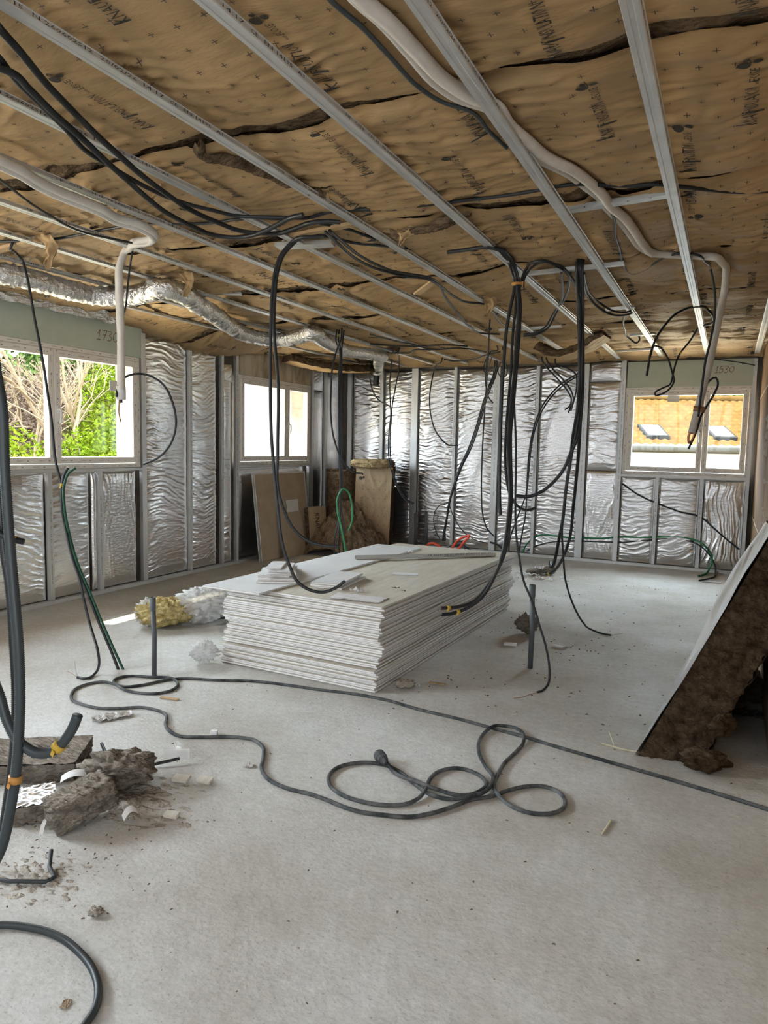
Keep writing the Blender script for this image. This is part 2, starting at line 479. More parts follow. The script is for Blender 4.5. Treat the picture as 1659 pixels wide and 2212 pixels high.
def np_tube(P, r, seg=8):
    n = len(P)
    T = np.gradient(P, axis=0); T /= np.maximum(1e-9, np.linalg.norm(T, axis=1))[:, None]
    N = np.zeros_like(P)
    ref = np.array([0, 0, 1.0]) if abs(T[0, 2]) < 0.9 else np.array([1.0, 0, 0])
    c = ref - T[0] * ref.dot(T[0]); c /= np.linalg.norm(c)
    for i in range(n):
        c = c - T[i] * c.dot(T[i]); c /= max(1e-9, np.linalg.norm(c)); N[i] = c
    B = np.cross(T, N)
    a = np.arange(seg) * 2 * np.pi / seg
    r = np.broadcast_to(np.asarray(r, float), (n,))
    V = P[:, None, :] + (N[:, None, :] * np.cos(a)[None, :, None] + B[:, None, :] * np.sin(a)[None, :, None]) * r[:, None, None]
    V = V.reshape(-1, 3)
    i, k = np.meshgrid(np.arange(n - 1), np.arange(seg), indexing='ij')
    F = np.stack([i * seg + k, i * seg + (k + 1) % seg, (i + 1) * seg + (k + 1) % seg, (i + 1) * seg + k], -1).reshape(-1, 4)
    caps = [np.arange(seg - 1, -1, -1)[None, :], np.arange((n - 1) * seg, n * seg)[None, :]]
    return V, F, caps


def hose(name, pts, r, mt, parent=None, pitch=0.0, seg=9, step=0.02):
    """a bent hose, ribbed when pitch is given"""
    if pitch:
        P = spline(pts, pitch / 2)
        rr = np.where(np.arange(len(P)) % 2 == 0, r, r * 0.84)
    else:
        P = spline(pts, step); rr = r
    V, F, caps = np_tube(P, rr, seg)
    return np_mesh(name, V, [F] + caps, [0, 0, 0], [mt], parent, smooth=True)


_tc = {}
def text_geo(s, size=1.0):
    """outline of a word as (verts (N,2), faces), filled"""
    if s not in _tc:
        cu = bpy.data.curves.new('tmp_text', 'FONT')
        cu.body = s; cu.resolution_u = 1; cu.size = 1
        o = bpy.data.objects.new('tmp_text', cu); COL.objects.link(o)
        dg = bpy.context.evaluated_depsgraph_get()
        me = bpy.data.meshes.new_from_object(o.evaluated_get(dg))
        v = np.array([(p.co.x, p.co.y) for p in me.vertices]) if len(me.vertices) else np.zeros((0, 2))
        fs = [list(p.vertices) for p in me.polygons]
        bpy.data.objects.remove(o); bpy.data.curves.remove(cu); bpy.data.meshes.remove(me)
        _tc[s] = (v, fs)
    v, fs = _tc[s]
    return v * size, fs


class NB:
    """numpy batch: blocks of vertices and faces with material index"""
    def __init__(s): s.V, s.F, s.M, s.n = [], [], [], 0
    def add(s, V, F, mi=0):
        V = np.asarray(V, float)
        for f in (F if isinstance(F, list) else [F]):
            f = np.asarray(f)
            if f.ndim == 1: f = f[None, :]
            s.F.append(f + s.n); s.M.append(mi)
        s.V.append(V); s.n += len(V)
    def text(s, word, fn, width, height, mi=1, cap=0.72):
        """word laid out in a width x height rectangle, mapped to 3-D by fn(u, v)"""
        v, fs = text_geo(word)
        if not len(v): return
        lo, hi = v.min(0), v.max(0)
        q = (v - lo) / np.maximum(1e-6, hi - lo)
        V = fn(q[:, 0] * width, q[:, 1] * height)
        tri = [f for f in fs if len(f) == 3]; quad = [f for f in fs if len(f) == 4]; oth = [f for f in fs if len(f) > 4]
        s.add(V, ([np.array(tri)] if tri else []) + ([np.array(quad)] if quad else []) + [np.array(f)[None] for f in oth], mi)
    def build(s, name, mats, parent=None, smooth=True):
        return np_mesh(name, np.vstack(s.V), s.F, s.M, mats, parent, smooth)

# cable and pipe runs, metres
PATHS={
'sweep_a':[(-1.86,1.279,2.655),(-1.918,1.372,2.655),(-1.964,1.46,2.655),(-2.063,1.635,2.655),(-2.134,1.784,2.655),(-2.209,1.95,2.655),(-2.28,2.126,2.655),(-2.356,2.327,2.655),(-2.416,2.527,2.655),(-2.475,2.798,2.655),(-2.474,2.978,2.655),(-2.45,3.14,2.655),(-2.378,3.214,2.655),(-2.283,3.254,2.655),(-2.159,3.218,2.655),(-2.017,3.169,2.655),(-1.945,3.175,2.655),(-1.875,3.22,2.655)],
'sweep_b':[(-2.104,1.441,2.645),(-2.094,1.494,2.645),(-2.086,1.527,2.645),(-2.125,1.617,2.645),(-2.196,1.762,2.645),(-2.274,1.951,2.645),(-2.359,2.138,2.645),(-2.446,2.344,2.645),(-2.508,2.489,2.645),(-2.593,2.73,2.645),(-2.622,2.964,2.645),(-2.621,3.104,2.645),(-2.544,3.191,2.645),(-2.431,3.201,2.645),(-2.309,3.163,2.645),(-2.171,3.094,2.645),(-2.04,3.031,2.645),(-1.973,3.021,2.645)],
'sweep_c':[(-2.043,1.415,2.665),(-2.08,1.485,2.665),(-2.15,1.587,2.665),(-2.208,1.703,2.665),(-2.299,1.894,2.665),(-2.397,2.078,2.665),(-2.429,2.231,2.665),(-2.463,2.432,2.665),(-2.469,2.601,2.665),(-2.434,2.753,2.665),(-2.394,2.836,2.665),(-2.337,2.95,2.665),(-2.211,3.027,2.665),(-2.108,3.078,2.665),(-2.098,3.295,2.73),(-1.968,3.261,2.73),(-1.864,3.266,2.73),(-1.747,3.308,2.73)],
'seam_run':[(-1.754,3.322,2.735),(-1.665,3.359,2.735),(-1.438,3.373,2.735),(-1.168,3.395,2.735),(-0.933,3.4,2.735),(-0.818,3.384,2.735),(-0.711,3.393,2.735),(-0.586,3.459,2.735),(-0.478,3.511,2.735),(-0.379,3.535,2.735),(-0.282,3.607,2.735),(-0.187,3.68,2.735),(-0.062,3.772,2.735),(0.09,3.83,2.735),(0.207,3.848,2.735)],
'cross_run':[(-4.246,2.899,2.725),(-4.143,2.921,2.725),(-3.906,2.987,2.725),(-3.733,3.017,2.725),(-3.527,3.012,2.725),(-3.369,3.002,2.725),(-3.196,3,2.725),(-3.063,2.993,2.725),(-2.908,3.04,2.725),(-2.759,3.12,2.725),(-2.619,3.152,2.725),(-2.497,3.152,2.725),(-2.362,3.184,2.725),(-2.254,3.246,2.725)],
'thin_left':[(-2.969,2.038,2.66),(-3.003,2.126,2.66),(-3.089,2.275,2.66),(-3.173,2.432,2.66),(-3.226,2.56,2.66),(-3.283,2.699,2.66),(-3.297,2.816,2.66),(-3.263,2.95,2.66),(-3.209,3.069,2.66),(-3.447,3.326,2.7),(-3.543,3.393,2.611),(-3.577,3.408,2.506),(-3.61,3.422,2.399),(-3.648,3.441,2.351)],
'white_left':[(-2.83,1.915,2.66),(-2.844,1.985,2.66),(-2.854,2.055,2.66),(-2.868,2.137,2.66),(-2.904,2.228,2.66),(-2.932,2.375,2.66),(-2.936,2.511,2.66),(-2.938,2.62,2.66),(-2.976,2.769,2.66),(-2.949,2.907,2.66),(-2.978,3.011,2.66),(-3.032,3.083,2.66),(-3.126,3.123,2.66),(-3.184,3.119,2.66),(-3.412,3.274,2.7),(-3.601,3.388,2.694),(-3.616,3.373,2.628),(-3.611,3.362,2.499),(-3.594,3.351,2.308),(-3.579,3.341,2.141),(-3.568,3.327,1.961),(-3.56,3.317,1.827)],
'white_left_loop':[(-3.54,3.267,1.787),(-3.555,3.295,1.855),(-3.538,3.337,1.917),(-3.505,3.384,1.942),(-3.47,3.43,1.945),(-3.376,3.498,1.89),(-3.324,3.539,1.765),(-3.314,3.557,1.613),(-3.365,3.545,1.474),(-3.448,3.523,1.395),(-3.548,3.498,1.352)],
'white_left_wires':[(-3.564,3.313,1.806),(-3.564,3.308,1.752),(-3.563,3.302,1.692),(-3.545,3.304,1.627)],
'win_cable':[(-4.065,2.942,2.7),(-4.205,3.074,2.7),(-4.227,3.133,2.673),(-4.21,3.136,2.628),(-4.186,3.139,2.543),(-4.168,3.14,2.465),(-4.138,3.14,2.321),(-4.098,3.142,2.155),(-4.053,3.143,1.957),(-4.033,3.142,1.845),(-3.994,3.14,1.64),(-3.95,3.132,1.354),(-3.912,3.137,1.219),(-3.854,3.094,1.072),(-3.796,3.08,0.885),(-3.729,3.073,0.716),(-3.675,3.068,0.623),(-3.627,3.056,0.499),(-3.561,3.049,0.326),(-3.432,2.988,0.208),(-3.485,3.042,0.096),(-3.571,3.083,0.013),(-3.542,2.99,0.012),(-3.61,2.981,0.012)],
'green_up':[(-3.749,3.116,1.327),(-3.782,3.097,1.3),(-3.807,3.077,1.225),(-3.798,3.066,1.077),(-3.796,3.101,0.882),(-3.781,3.144,0.702),(-3.745,3.198,0.521),(-3.649,3.222,0.297),(-3.564,3.245,0.112),(-3.504,3.261,-0.012)],
'black_up':[(-3.809,3.109,1.328),(-3.826,3.097,1.292),(-3.837,3.084,1.218),(-3.829,3.073,1.075),(-3.821,3.104,0.88),(-3.8,3.142,0.7),(-3.761,3.19,0.52),(-3.668,3.212,0.296),(-3.586,3.234,0.112),(-3.531,3.247,-0.019)],
'wire_l1':[(-3.61,2.981,0.012),(-3.677,3.005,0.012),(-3.763,3.03,0.012)],
'wire_l2':[(-3.639,3.005,0),(-3.65,3.004,0.044),(-3.661,3.005,0.105)],
'duct':[(-4.556,2.977,2.62),(-4.492,3.16,2.62),(-4.458,3.311,2.62),(-4.472,3.605,2.62),(-4.458,3.909,2.62),(-4.267,4.017,2.62),(-3.994,3.985,2.62),(-3.753,3.916,2.62),(-3.752,4.111,2.62),(-3.893,4.397,2.62),(-4.058,4.803,2.62),(-4.334,5.381,2.62),(-4.515,5.989,2.62),(-4.411,6.254,2.62),(-4.027,6.126,2.62),(-3.801,5.991,2.62),(-3.915,6.39,2.62),(-4.029,6.843,2.62),(-4.078,7.34,2.62),(-3.987,7.496,2.62),(-3.947,7.639,2.62),(-4.342,8.542,2.7),(-4.713,9.25,2.625)],
'duct_end':[(-4.714,9.25,2.679),(-4.739,9.25,2.41)],
'u_front':[(-2.156,3.471,2.68),(-2.242,3.436,2.68),(-2.362,3.493,2.677),(-2.414,3.46,2.601),(-2.435,3.44,2.517),(-2.444,3.422,2.382),(-2.439,3.403,2.178),(-2.427,3.383,1.927),(-2.4,3.358,1.565),(-2.365,3.347,1.291),(-2.337,3.342,1.111),(-2.307,3.339,0.939),(-2.261,3.348,0.803),(-2.206,3.364,0.702),(-2.138,3.393,0.66),(-2.072,3.425,0.651),(-2.011,3.458,0.677),(-1.965,3.485,0.718)],
'u_back':[(-2.123,3.466,2.68),(-2.23,3.45,2.68),(-2.386,3.562,2.698),(-2.441,3.527,2.62),(-2.463,3.507,2.535),(-2.471,3.487,2.379),(-2.466,3.472,2.214),(-2.421,3.455,1.843),(-2.402,3.426,1.473),(-2.386,3.41,1.241),(-2.343,3.417,1.105),(-2.288,3.434,1.005),(-2.217,3.462,0.941),(-2.117,3.508,0.91),(-2.04,3.546,0.906)],
'hang_a':[(-1.623,4.101,2.7),(-1.469,4.089,2.7),(-1.393,4.078,2.7),(-1.318,4.14,2.7),(-1.312,4.306,2.7),(-1.338,4.531,2.7),(-1.327,4.577,2.642),(-1.315,4.573,2.586),(-1.297,4.562,2.449),(-1.29,4.54,2.261),(-1.286,4.51,2.137),(-1.282,4.471,1.999),(-1.282,4.423,1.793),(-1.279,4.377,1.59),(-1.265,4.344,1.457),(-1.234,4.305,1.193),(-1.229,4.264,1.061),(-1.235,4.206,0.87),(-1.27,4.135,0.698),(-1.32,4.063,0.585),(-1.393,3.985,0.522),(-1.465,3.912,0.496),(-1.503,3.858,0.497)],
'hang_b':[(-1.623,4.101,2.7),(-1.469,4.089,2.7),(-1.393,4.078,2.7),(-1.31,4.143,2.7),(-1.304,4.309,2.7),(-1.33,4.534,2.7),(-1.332,4.626,2.653),(-1.32,4.622,2.597),(-1.299,4.614,2.459),(-1.293,4.594,2.269),(-1.287,4.556,2.143),(-1.282,4.515,2.004),(-1.279,4.467,1.796),(-1.276,4.419,1.591),(-1.261,4.385,1.457),(-1.233,4.343,1.191),(-1.224,4.297,1.058),(-1.229,4.237,0.866),(-1.301,4.142,0.658),(-1.372,4.059,0.554),(-1.444,3.983,0.528),(-1.524,3.906,0.525)],
'hang_c':[(-1.623,4.101,2.7),(-1.469,4.089,2.7),(-1.393,4.078,2.7),(-1.33,4.135,2.7),(-1.325,4.3,2.7),(-1.352,4.526,2.7),(-1.351,4.605,2.65),(-1.34,4.605,2.595),(-1.341,4.601,2.565),(-1.359,4.577,2.417),(-1.372,4.554,2.261),(-1.374,4.533,2.068),(-1.373,4.513,1.87),(-1.365,4.488,1.592),(-1.354,4.464,1.317),(-1.339,4.45,1.109),(-1.334,4.449,1.069)],
'hang_d':[(-1.623,4.101,2.7),(-1.469,4.089,2.7),(-1.393,4.078,2.7),(-1.32,4.139,2.7),(-1.315,4.304,2.7),(-1.341,4.53,2.7),(-1.349,4.642,2.658),(-1.337,4.64,2.603),(-1.333,4.624,2.457),(-1.338,4.599,2.272),(-1.334,4.572,2.026),(-1.336,4.549,1.841),(-1.338,4.526,1.663),(-1.333,4.504,1.455),(-1.316,4.495,1.317),(-1.284,4.496,1.198),(-1.234,4.51,1.126),(-1.183,4.53,1.103),(-1.125,4.557,1.12)],
'hang_e':[(-1.623,4.101,2.7),(-1.469,4.089,2.7),(-1.393,4.078,2.7),(-1.305,4.145,2.7),(-1.299,4.311,2.7),(-1.324,4.537,2.7),(-1.312,4.578,2.641),(-1.301,4.578,2.586),(-1.298,4.565,2.444),(-1.3,4.539,2.201),(-1.296,4.515,1.959),(-1.279,4.494,1.765),(-1.259,4.476,1.592),(-1.244,4.453,1.388),(-1.228,4.423,1.117),(-1.215,4.405,0.983),(-1.184,4.394,0.814),(-1.142,4.387,0.648),(-1.08,4.375,0.527),(-1.024,4.357,0.386),(-0.97,4.339,0.247),(-0.937,4.31,0.11),(-0.934,4.273,0.037),(-0.954,4.229,0.008),(-0.981,4.185,0.003)],
'wire_e':[(-0.976,4.165,0.01),(-1.006,4.111,0.01),(-1.035,4.04,0.01),(-1.075,3.999,0.01)],
'arc_a':[(-1.3,4.622,2.575),(-1.3,4.628,2.627),(-1.279,4.645,2.691),(-1.202,4.525,2.7),(-1.135,4.504,2.7),(-1.091,4.594,2.7),(-1.048,4.759,2.697),(-0.989,4.78,2.618),(-0.955,4.787,2.521),(-0.939,4.776,2.338),(-0.925,4.763,2.155)],
'arc_b':[(-1.294,4.647,2.574),(-1.295,4.655,2.623),(-1.274,4.673,2.679),(-1.22,4.616,2.7),(-1.132,4.541,2.7),(-1.087,4.657,2.7),(-1.043,4.796,2.681),(-0.986,4.818,2.602),(-0.95,4.827,2.499),(-0.933,4.822,2.345),(-0.92,4.812,2.161)],
'right_a':[(-0.953,4.686,2.7),(-0.961,4.784,2.521),(-0.928,4.762,2.155),(-0.916,4.747,1.947),(-0.92,4.723,1.742),(-0.952,4.796,1.603),(-0.986,4.92,1.462),(-1.031,5.029,1.236),(-1.068,5.142,1),(-1.123,5.293,0.821),(-1.197,5.521,0.622),(-1.267,5.762,0.536),(-1.341,6.006,0.501),(-1.399,6.26,0.492)],
'right_b':[(-0.942,4.69,2.7),(-0.96,4.842,2.533),(-0.927,4.819,2.162),(-0.908,4.8,1.884),(-0.921,4.858,1.677),(-0.965,5.074,1.462),(-1.013,5.293,1.305),(-1.067,5.5,1.05),(-1.136,5.792,0.811),(-1.247,6.111,0.585),(-1.381,6.423,0.402),(-1.535,6.732,0.29)],
'right_c':[(-0.931,4.694,2.7),(-0.942,4.812,2.525),(-0.911,4.785,2.157),(-0.897,4.759,1.881),(-0.9,4.732,1.673),(-0.913,4.71,1.568),(-0.947,4.703,1.479),(-0.987,4.713,1.379),(-1.054,4.711,1.286),(-1.134,4.705,1.217),(-1.204,4.708,1.185),(-1.3,4.702,1.183)],
'right_d':[(-0.92,4.699,2.7),(-0.925,4.784,2.518),(-0.909,4.758,2.154),(-0.903,4.735,1.849),(-0.914,4.713,1.651),(-0.935,4.705,1.482),(-0.963,4.715,1.252),(-0.984,4.734,1.075),(-0.991,4.763,0.929),(-0.987,4.801,0.816),(-1.005,4.941,0.684),(-1.022,5.136,0.526),(-0.997,5.347,0.313),(-0.96,5.567,0.142),(-0.922,5.794,0.035),(-0.87,5.823,0.012),(-0.775,5.798,0.012)],
'wire_r':[(-0.776,5.805,0.01),(-0.74,5.859,0.01),(-0.7,5.916,0.01)],
'ceil_r1':[(-0.952,4.918,2.7),(-0.989,5.157,2.7),(-1.028,5.625,2.7),(-1.002,5.901,2.687),(-0.928,6.046,2.654),(-0.857,6.194,2.661),(-0.823,6.326,2.693)],
'ceil_r2':[(-0.963,4.913,2.7),(-1.005,5.211,2.7),(-1.059,5.72,2.7),(-1.014,5.892,2.657),(-0.937,6.039,2.623),(-0.849,6.195,2.638),(-0.812,6.33,2.678)],
'ceil_r3':[(-0.903,6.532,2.7),(-0.992,7.291,2.7),(-0.979,7.6,2.655),(-0.91,7.6,2.61),(-0.885,7.6,2.641),(-0.895,7.6,2.678)],
'ceil_r4':[(-1.087,4.837,2.7),(-1.198,5.389,2.7),(-1.314,5.85,2.7),(-1.454,6.2,2.685),(-1.518,6.2,2.578),(-1.602,6.2,2.534),(-1.706,6.2,2.528)],
'ceil_r5':[(-1.032,4.859,2.7),(-1.132,5.285,2.7),(-1.278,5.786,2.7),(-1.441,6.25,2.693),(-1.505,6.25,2.577),(-1.598,6.25,2.53),(-1.719,6.25,2.52)],
'ceil_m1':[(-2.04,3.346,2.66),(-2.099,3.614,2.66),(-2.148,3.919,2.66),(-2.138,4.141,2.66),(-2.101,4.259,2.66),(-2.039,4.405,2.66),(-1.938,4.514,2.66),(-1.926,4.634,2.66),(-2.037,5.125,2.66),(-2.184,5.833,2.66),(-2.29,6.439,2.66),(-2.292,6.81,2.66),(-2.148,6.92,2.66)],
'ceil_m2':[(-2.024,3.362,2.67),(-2.069,3.605,2.67),(-2.109,3.884,2.67),(-2.107,4.121,2.67),(-2.079,4.285,2.67),(-2.012,4.391,2.67),(-1.934,4.505,2.67),(-1.949,4.824,2.67),(-1.976,5.164,2.67),(-1.945,5.396,2.67),(-1.877,5.46,2.67),(-1.89,5.843,2.67),(-1.977,6.401,2.67),(-1.975,6.753,2.67)],
'ceil_m3':[(-2.47,3.569,2.72),(-2.374,3.529,2.72),(-2.276,3.512,2.72),(-2.195,3.574,2.72),(-2.101,3.761,2.72),(-1.934,3.913,2.72),(-1.846,3.992,2.72)],
'ceil_m4':[(-2.104,3.385,2.725),(-2.057,3.456,2.725),(-2.008,3.548,2.725),(-1.96,3.719,2.725),(-1.874,3.853,2.725)],
'ceil_f1':[(-3.457,6.597,2.68),(-3.423,6.972,2.68),(-3.33,7.399,2.68),(-3.233,7.865,2.68),(-2.925,7.844,2.68),(-2.724,8.241,2.68)],
'ceil_f2':[(-3.745,7.151,2.67),(-3.59,7.316,2.67),(-3.314,7.484,2.67),(-2.936,7.496,2.67),(-2.758,7.668,2.67)],
'ceil_f3':[(-3.408,8.601,2.66),(-3.367,8.816,2.66),(-3.096,8.747,2.66),(-2.768,8.377,2.66),(-2.522,8.151,2.66)],
'ceil_f4':[(-3.838,7.891,2.67),(-3.674,7.988,2.67),(-3.406,7.733,2.67),(-3.278,7.816,2.67)],
'back_a':[(-3.555,8.889,2.7),(-3.781,9.2,2.63),(-3.832,9.2,2.419),(-3.852,9.2,2.14),(-3.818,9.2,1.925),(-3.756,9.2,1.756),(-3.661,9.2,1.633),(-3.553,9.2,1.55),(-3.401,9.2,1.546)],
'back_b0':[(-2.933,9.25,2.633),(-2.942,9.25,2.522),(-2.996,9.25,2.38),(-3.062,9.25,2.192),(-3.163,9.25,1.819),(-3.268,9.25,1.51),(-3.383,9.25,1.255),(-3.465,9.25,1.01),(-3.534,9.25,0.75),(-3.569,9.25,0.503),(-3.605,9.25,0.286),(-3.616,9.25,0.178)],
'back_b1':[(-2.898,9.2,2.627),(-2.907,9.2,2.516),(-2.96,9.2,2.375),(-3.026,9.2,2.188),(-3.126,9.2,1.817),(-3.23,9.2,1.511),(-3.348,9.2,1.257),(-3.434,9.2,1.013),(-3.507,9.2,0.755),(-3.541,9.2,0.508),(-3.573,9.2,0.294),(-3.575,9.2,0.187)],
'back_b2':[(-2.903,9.28,2.636),(-2.912,9.28,2.524),(-2.966,9.28,2.382),(-3.032,9.28,2.194),(-3.133,9.28,1.82),(-3.237,9.28,1.511),(-3.361,9.28,1.255),(-3.451,9.28,1.01),(-3.529,9.28,0.748),(-3.564,9.28,0.5),(-3.591,9.28,0.284),(-3.585,9.28,0.177)],
'back_c':[(-3.51,9.15,0.751),(-3.537,9.15,0.717),(-3.627,9.15,0.699),(-3.702,9.15,0.608),(-3.72,9.15,0.461),(-3.68,9.15,0.318),(-3.613,9.15,0.203)],
'back_d':[(-3.495,9.15,0.739),(-3.472,9.15,0.661),(-3.376,9.15,0.471),(-3.255,9.15,0.335),(-3.075,9.15,0.238),(-2.92,9.15,0.212)],
'back_e':[(-2.113,6.461,2.571),(-2.123,6.491,2.428),(-2.134,6.51,2.186),(-2.15,6.527,1.948),(-2.163,6.54,1.659),(-2.172,6.555,1.365),(-2.172,6.573,1.068),(-2.161,6.606,0.845),(-2.125,6.658,0.703),(-2.076,6.725,0.629)],
'back_f':[(-2.901,8.8,2.523),(-2.901,8.8,2.344),(-2.879,8.8,2.248),(-2.844,8.8,2.158),(-2.792,8.8,2.098)],
'back_g':[(-2.542,8.119,2.7),(-2.696,8.3,2.675),(-2.757,8.3,2.549),(-2.759,8.3,2.448),(-2.723,8.3,2.43),(-2.691,8.3,2.519),(-2.671,8.3,2.619)],
'back_h':[(-2.518,8.3,2.596),(-2.573,8.3,2.515),(-2.582,8.3,2.432),(-2.533,8.3,2.375),(-2.482,8.3,2.39),(-2.474,8.3,2.484),(-2.506,8.3,2.579)],
'corner_a':[(-3.754,6.442,2.634),(-3.724,6.443,2.503),(-3.715,6.423,2.271),(-3.683,6.384,1.742),(-3.654,6.354,1.326),(-3.633,6.335,1.04),(-3.629,6.323,0.904),(-3.586,6.322,0.691),(-3.582,6.302,0.483),(-3.573,6.291,0.333)],
'corner_b':[(-3.72,6.481,2.638),(-3.726,6.465,2.506),(-3.712,6.447,2.273),(-3.68,6.408,1.743),(-3.651,6.378,1.325),(-3.638,6.355,1.039),(-3.647,6.32,0.742),(-3.674,6.284,0.532),(-3.675,6.263,0.327)],
'corner_c':[(-3.763,6.41,2.592),(-3.727,6.418,2.5),(-3.718,6.399,2.268),(-3.686,6.36,1.741),(-3.657,6.331,1.326),(-3.632,6.314,1.041),(-3.618,6.289,0.746),(-3.619,6.267,0.538),(-3.611,6.25,0.335)],
'corner_d':[(-3.68,6.362,2.595),(-3.694,6.35,2.551),(-3.732,6.315,2.383),(-3.738,6.277,2.053),(-3.722,6.257,1.79),(-3.684,6.255,1.585),(-3.627,6.266,1.428),(-3.555,6.289,1.305),(-3.478,6.32,1.235),(-3.391,6.362,1.223)],
'corner_g1':[(-3.585,6.271,1.059),(-3.597,6.263,1.035),(-3.623,6.243,0.963),(-3.614,6.232,0.824),(-3.575,6.236,0.671),(-3.541,6.239,0.537),(-3.504,6.237,0.346)],
'corner_g2':[(-3.583,6.248,1.041),(-3.567,6.258,1.061),(-3.532,6.274,1.047),(-3.487,6.286,0.952),(-3.467,6.283,0.828),(-3.468,6.27,0.704),(-3.49,6.251,0.632)],
'mid_a':[(-4.042,8.015,2.7),(-4.248,8.275,2.7),(-4.649,8.93,2.7),(-4.712,9,2.52),(-4.686,9,2.367),(-4.577,9,2.187),(-4.375,9,2.08)],
'mid_b':[(-3.716,7.859,2.7),(-3.874,8.114,2.7),(-4.319,8.9,2.685),(-4.341,8.9,2.403),(-4.327,8.9,2.126),(-4.316,8.9,1.957),(-4.339,8.9,1.703),(-4.34,8.9,1.416),(-4.299,8.9,1.207),(-4.252,8.9,1.077),(-4.16,8.9,0.883),(-4.049,8.9,0.757),(-3.94,8.9,0.711)],
'mid_c':[(-3.729,7.729,2.7),(-3.863,8.117,2.7),(-4.096,8.67,2.7),(-4.222,8.93,2.57),(-4.273,8.93,2.295),(-4.317,8.93,2.011),(-4.321,8.93,1.867),(-4.332,8.93,1.704),(-4.325,8.93,1.416),(-4.291,8.93,1.206),(-4.252,8.93,1.076),(-4.16,8.93,0.895),(-4.048,8.93,0.769),(-3.939,8.93,0.722)],
'wr_a':[(-1.832,9.4,2.524),(-1.913,9.4,2.472),(-2.043,9.4,2.391),(-2.178,9.4,2.259),(-2.295,9.4,2.089),(-2.364,9.4,1.921),(-2.424,9.4,1.671),(-2.455,9.4,1.344),(-2.46,9.4,0.982),(-2.464,9.4,0.605),(-2.51,9.4,0.287),(-2.535,9.4,0.09)],
'wr_b':[(-1.815,9.38,2.492),(-1.896,9.38,2.446),(-2.025,9.38,2.358),(-2.154,9.38,2.233),(-2.271,9.38,2.062),(-2.339,9.38,1.902),(-2.399,9.38,1.671),(-2.431,9.38,1.345),(-2.459,9.38,0.92),(-2.58,9.38,0.542),(-2.667,9.38,0.244),(-2.675,9.38,0.094)],
'wr_c':[(-2.278,9.2,2.696),(-2.226,9.2,2.61),(-2.043,9.2,2.414),(-1.911,9.2,2.252),(-1.872,9.2,2.168),(-1.891,9.2,2.073),(-1.949,9.2,2.032)],
'wr_d':[(-2.229,9.249,2.7),(-2.177,9.25,2.614),(-2.013,9.25,2.436),(-1.873,9.25,2.243),(-1.856,9.25,2.136),(-1.889,9.25,2.064),(-1.91,9.25,1.993)],
'wr_e':[(-2.071,9.1,2.617),(-1.921,9.1,2.554),(-1.813,9.1,2.475),(-1.789,9.1,2.317),(-1.816,9.1,2.143),(-1.85,9.1,2.008)],
'skirt_green':[(-2.561,9.674,0.02),(-2.519,9.675,0.137),(-2.437,9.675,0.243),(-2.366,9.675,0.294),(-2.126,9.675,0.319),(-1.896,9.675,0.304),(-1.703,9.675,0.318),(-1.453,9.675,0.331),(-1.251,9.675,0.365),(-1.005,9.675,0.378),(-0.721,9.675,0.405),(-0.516,9.675,0.421),(-0.356,9.675,0.403),(-0.226,9.6,0.357),(-0.141,9.6,0.257),(-0.109,9.6,0.154),(-0.14,9.6,0.051),(-0.189,9.344,0.015),(-0.246,9.198,0.015)],
'skirt_black':[(-2.496,9.675,0.072),(-2.386,9.675,0.141),(-2.18,9.675,0.217),(-1.838,9.675,0.263),(-1.42,9.675,0.283),(-1.235,9.675,0.292),(-0.912,9.675,0.348),(-0.619,9.675,0.389),(-0.414,9.675,0.381),(-0.24,9.6,0.32),(-0.122,9.6,0.194),(-0.073,9.6,0.087),(-0.067,9.459,0.015),(-0.097,9.151,0.015),(-0.229,8.862,0.015)],
'skirt_diag':[(-1.25,9.668,1.079),(-1.027,9.668,0.936),(-0.794,9.668,0.838),(-0.533,9.668,0.751),(-0.263,9.668,0.684),(-0.112,9.668,0.558),(0.015,9.668,0.45),(0.184,9.668,0.317)],
'skirt_stub':[(-0.065,9.349,0.015),(-0.018,9.758,0.015),(0.088,10.027,0.015)],
'white_right':[(-0.993,1.713,2.735),(-0.985,1.802,2.735),(-0.964,1.922,2.735),(-0.95,2.09,2.735),(-0.933,2.284,2.735),(-0.896,2.411,2.735),(-0.833,2.522,2.735),(-0.826,2.704,2.735),(-0.8,2.852,2.735),(-0.77,3.024,2.735),(-0.693,3.218,2.735),(-0.647,3.414,2.735),(-0.623,3.559,2.735),(-0.607,3.776,2.735),(-0.572,3.952,2.735),(-0.549,4.217,2.735),(-0.53,4.514,2.735),(-0.49,4.724,2.735),(-0.388,4.799,2.735),(-0.29,4.861,2.735),(-0.153,4.809,2.7),(-0.111,4.964,2.7),(-0.091,5.326,2.7),(-0.099,5.493,2.618),(-0.12,5.443,2.45),(-0.148,5.383,2.203),(-0.174,5.33,2.021),(-0.212,5.268,1.803),(-0.239,5.216,1.64)],
'white_right_b':[(-1.018,1.719,2.745),(-1.016,1.805,2.745),(-0.997,1.926,2.745),(-0.989,2.107,2.745),(-0.98,2.317,2.745),(-0.944,2.448,2.745),(-0.875,2.554,2.745),(-0.862,2.734,2.745),(-0.843,2.911,2.745),(-0.809,3.087,2.745),(-0.732,3.287,2.745),(-0.689,3.476,2.745),(-0.658,3.615,2.745),(-0.642,3.824,2.745),(-0.61,4.061,2.745),(-0.589,4.32,2.745),(-0.565,4.612,2.745),(-0.509,4.812,2.745)],
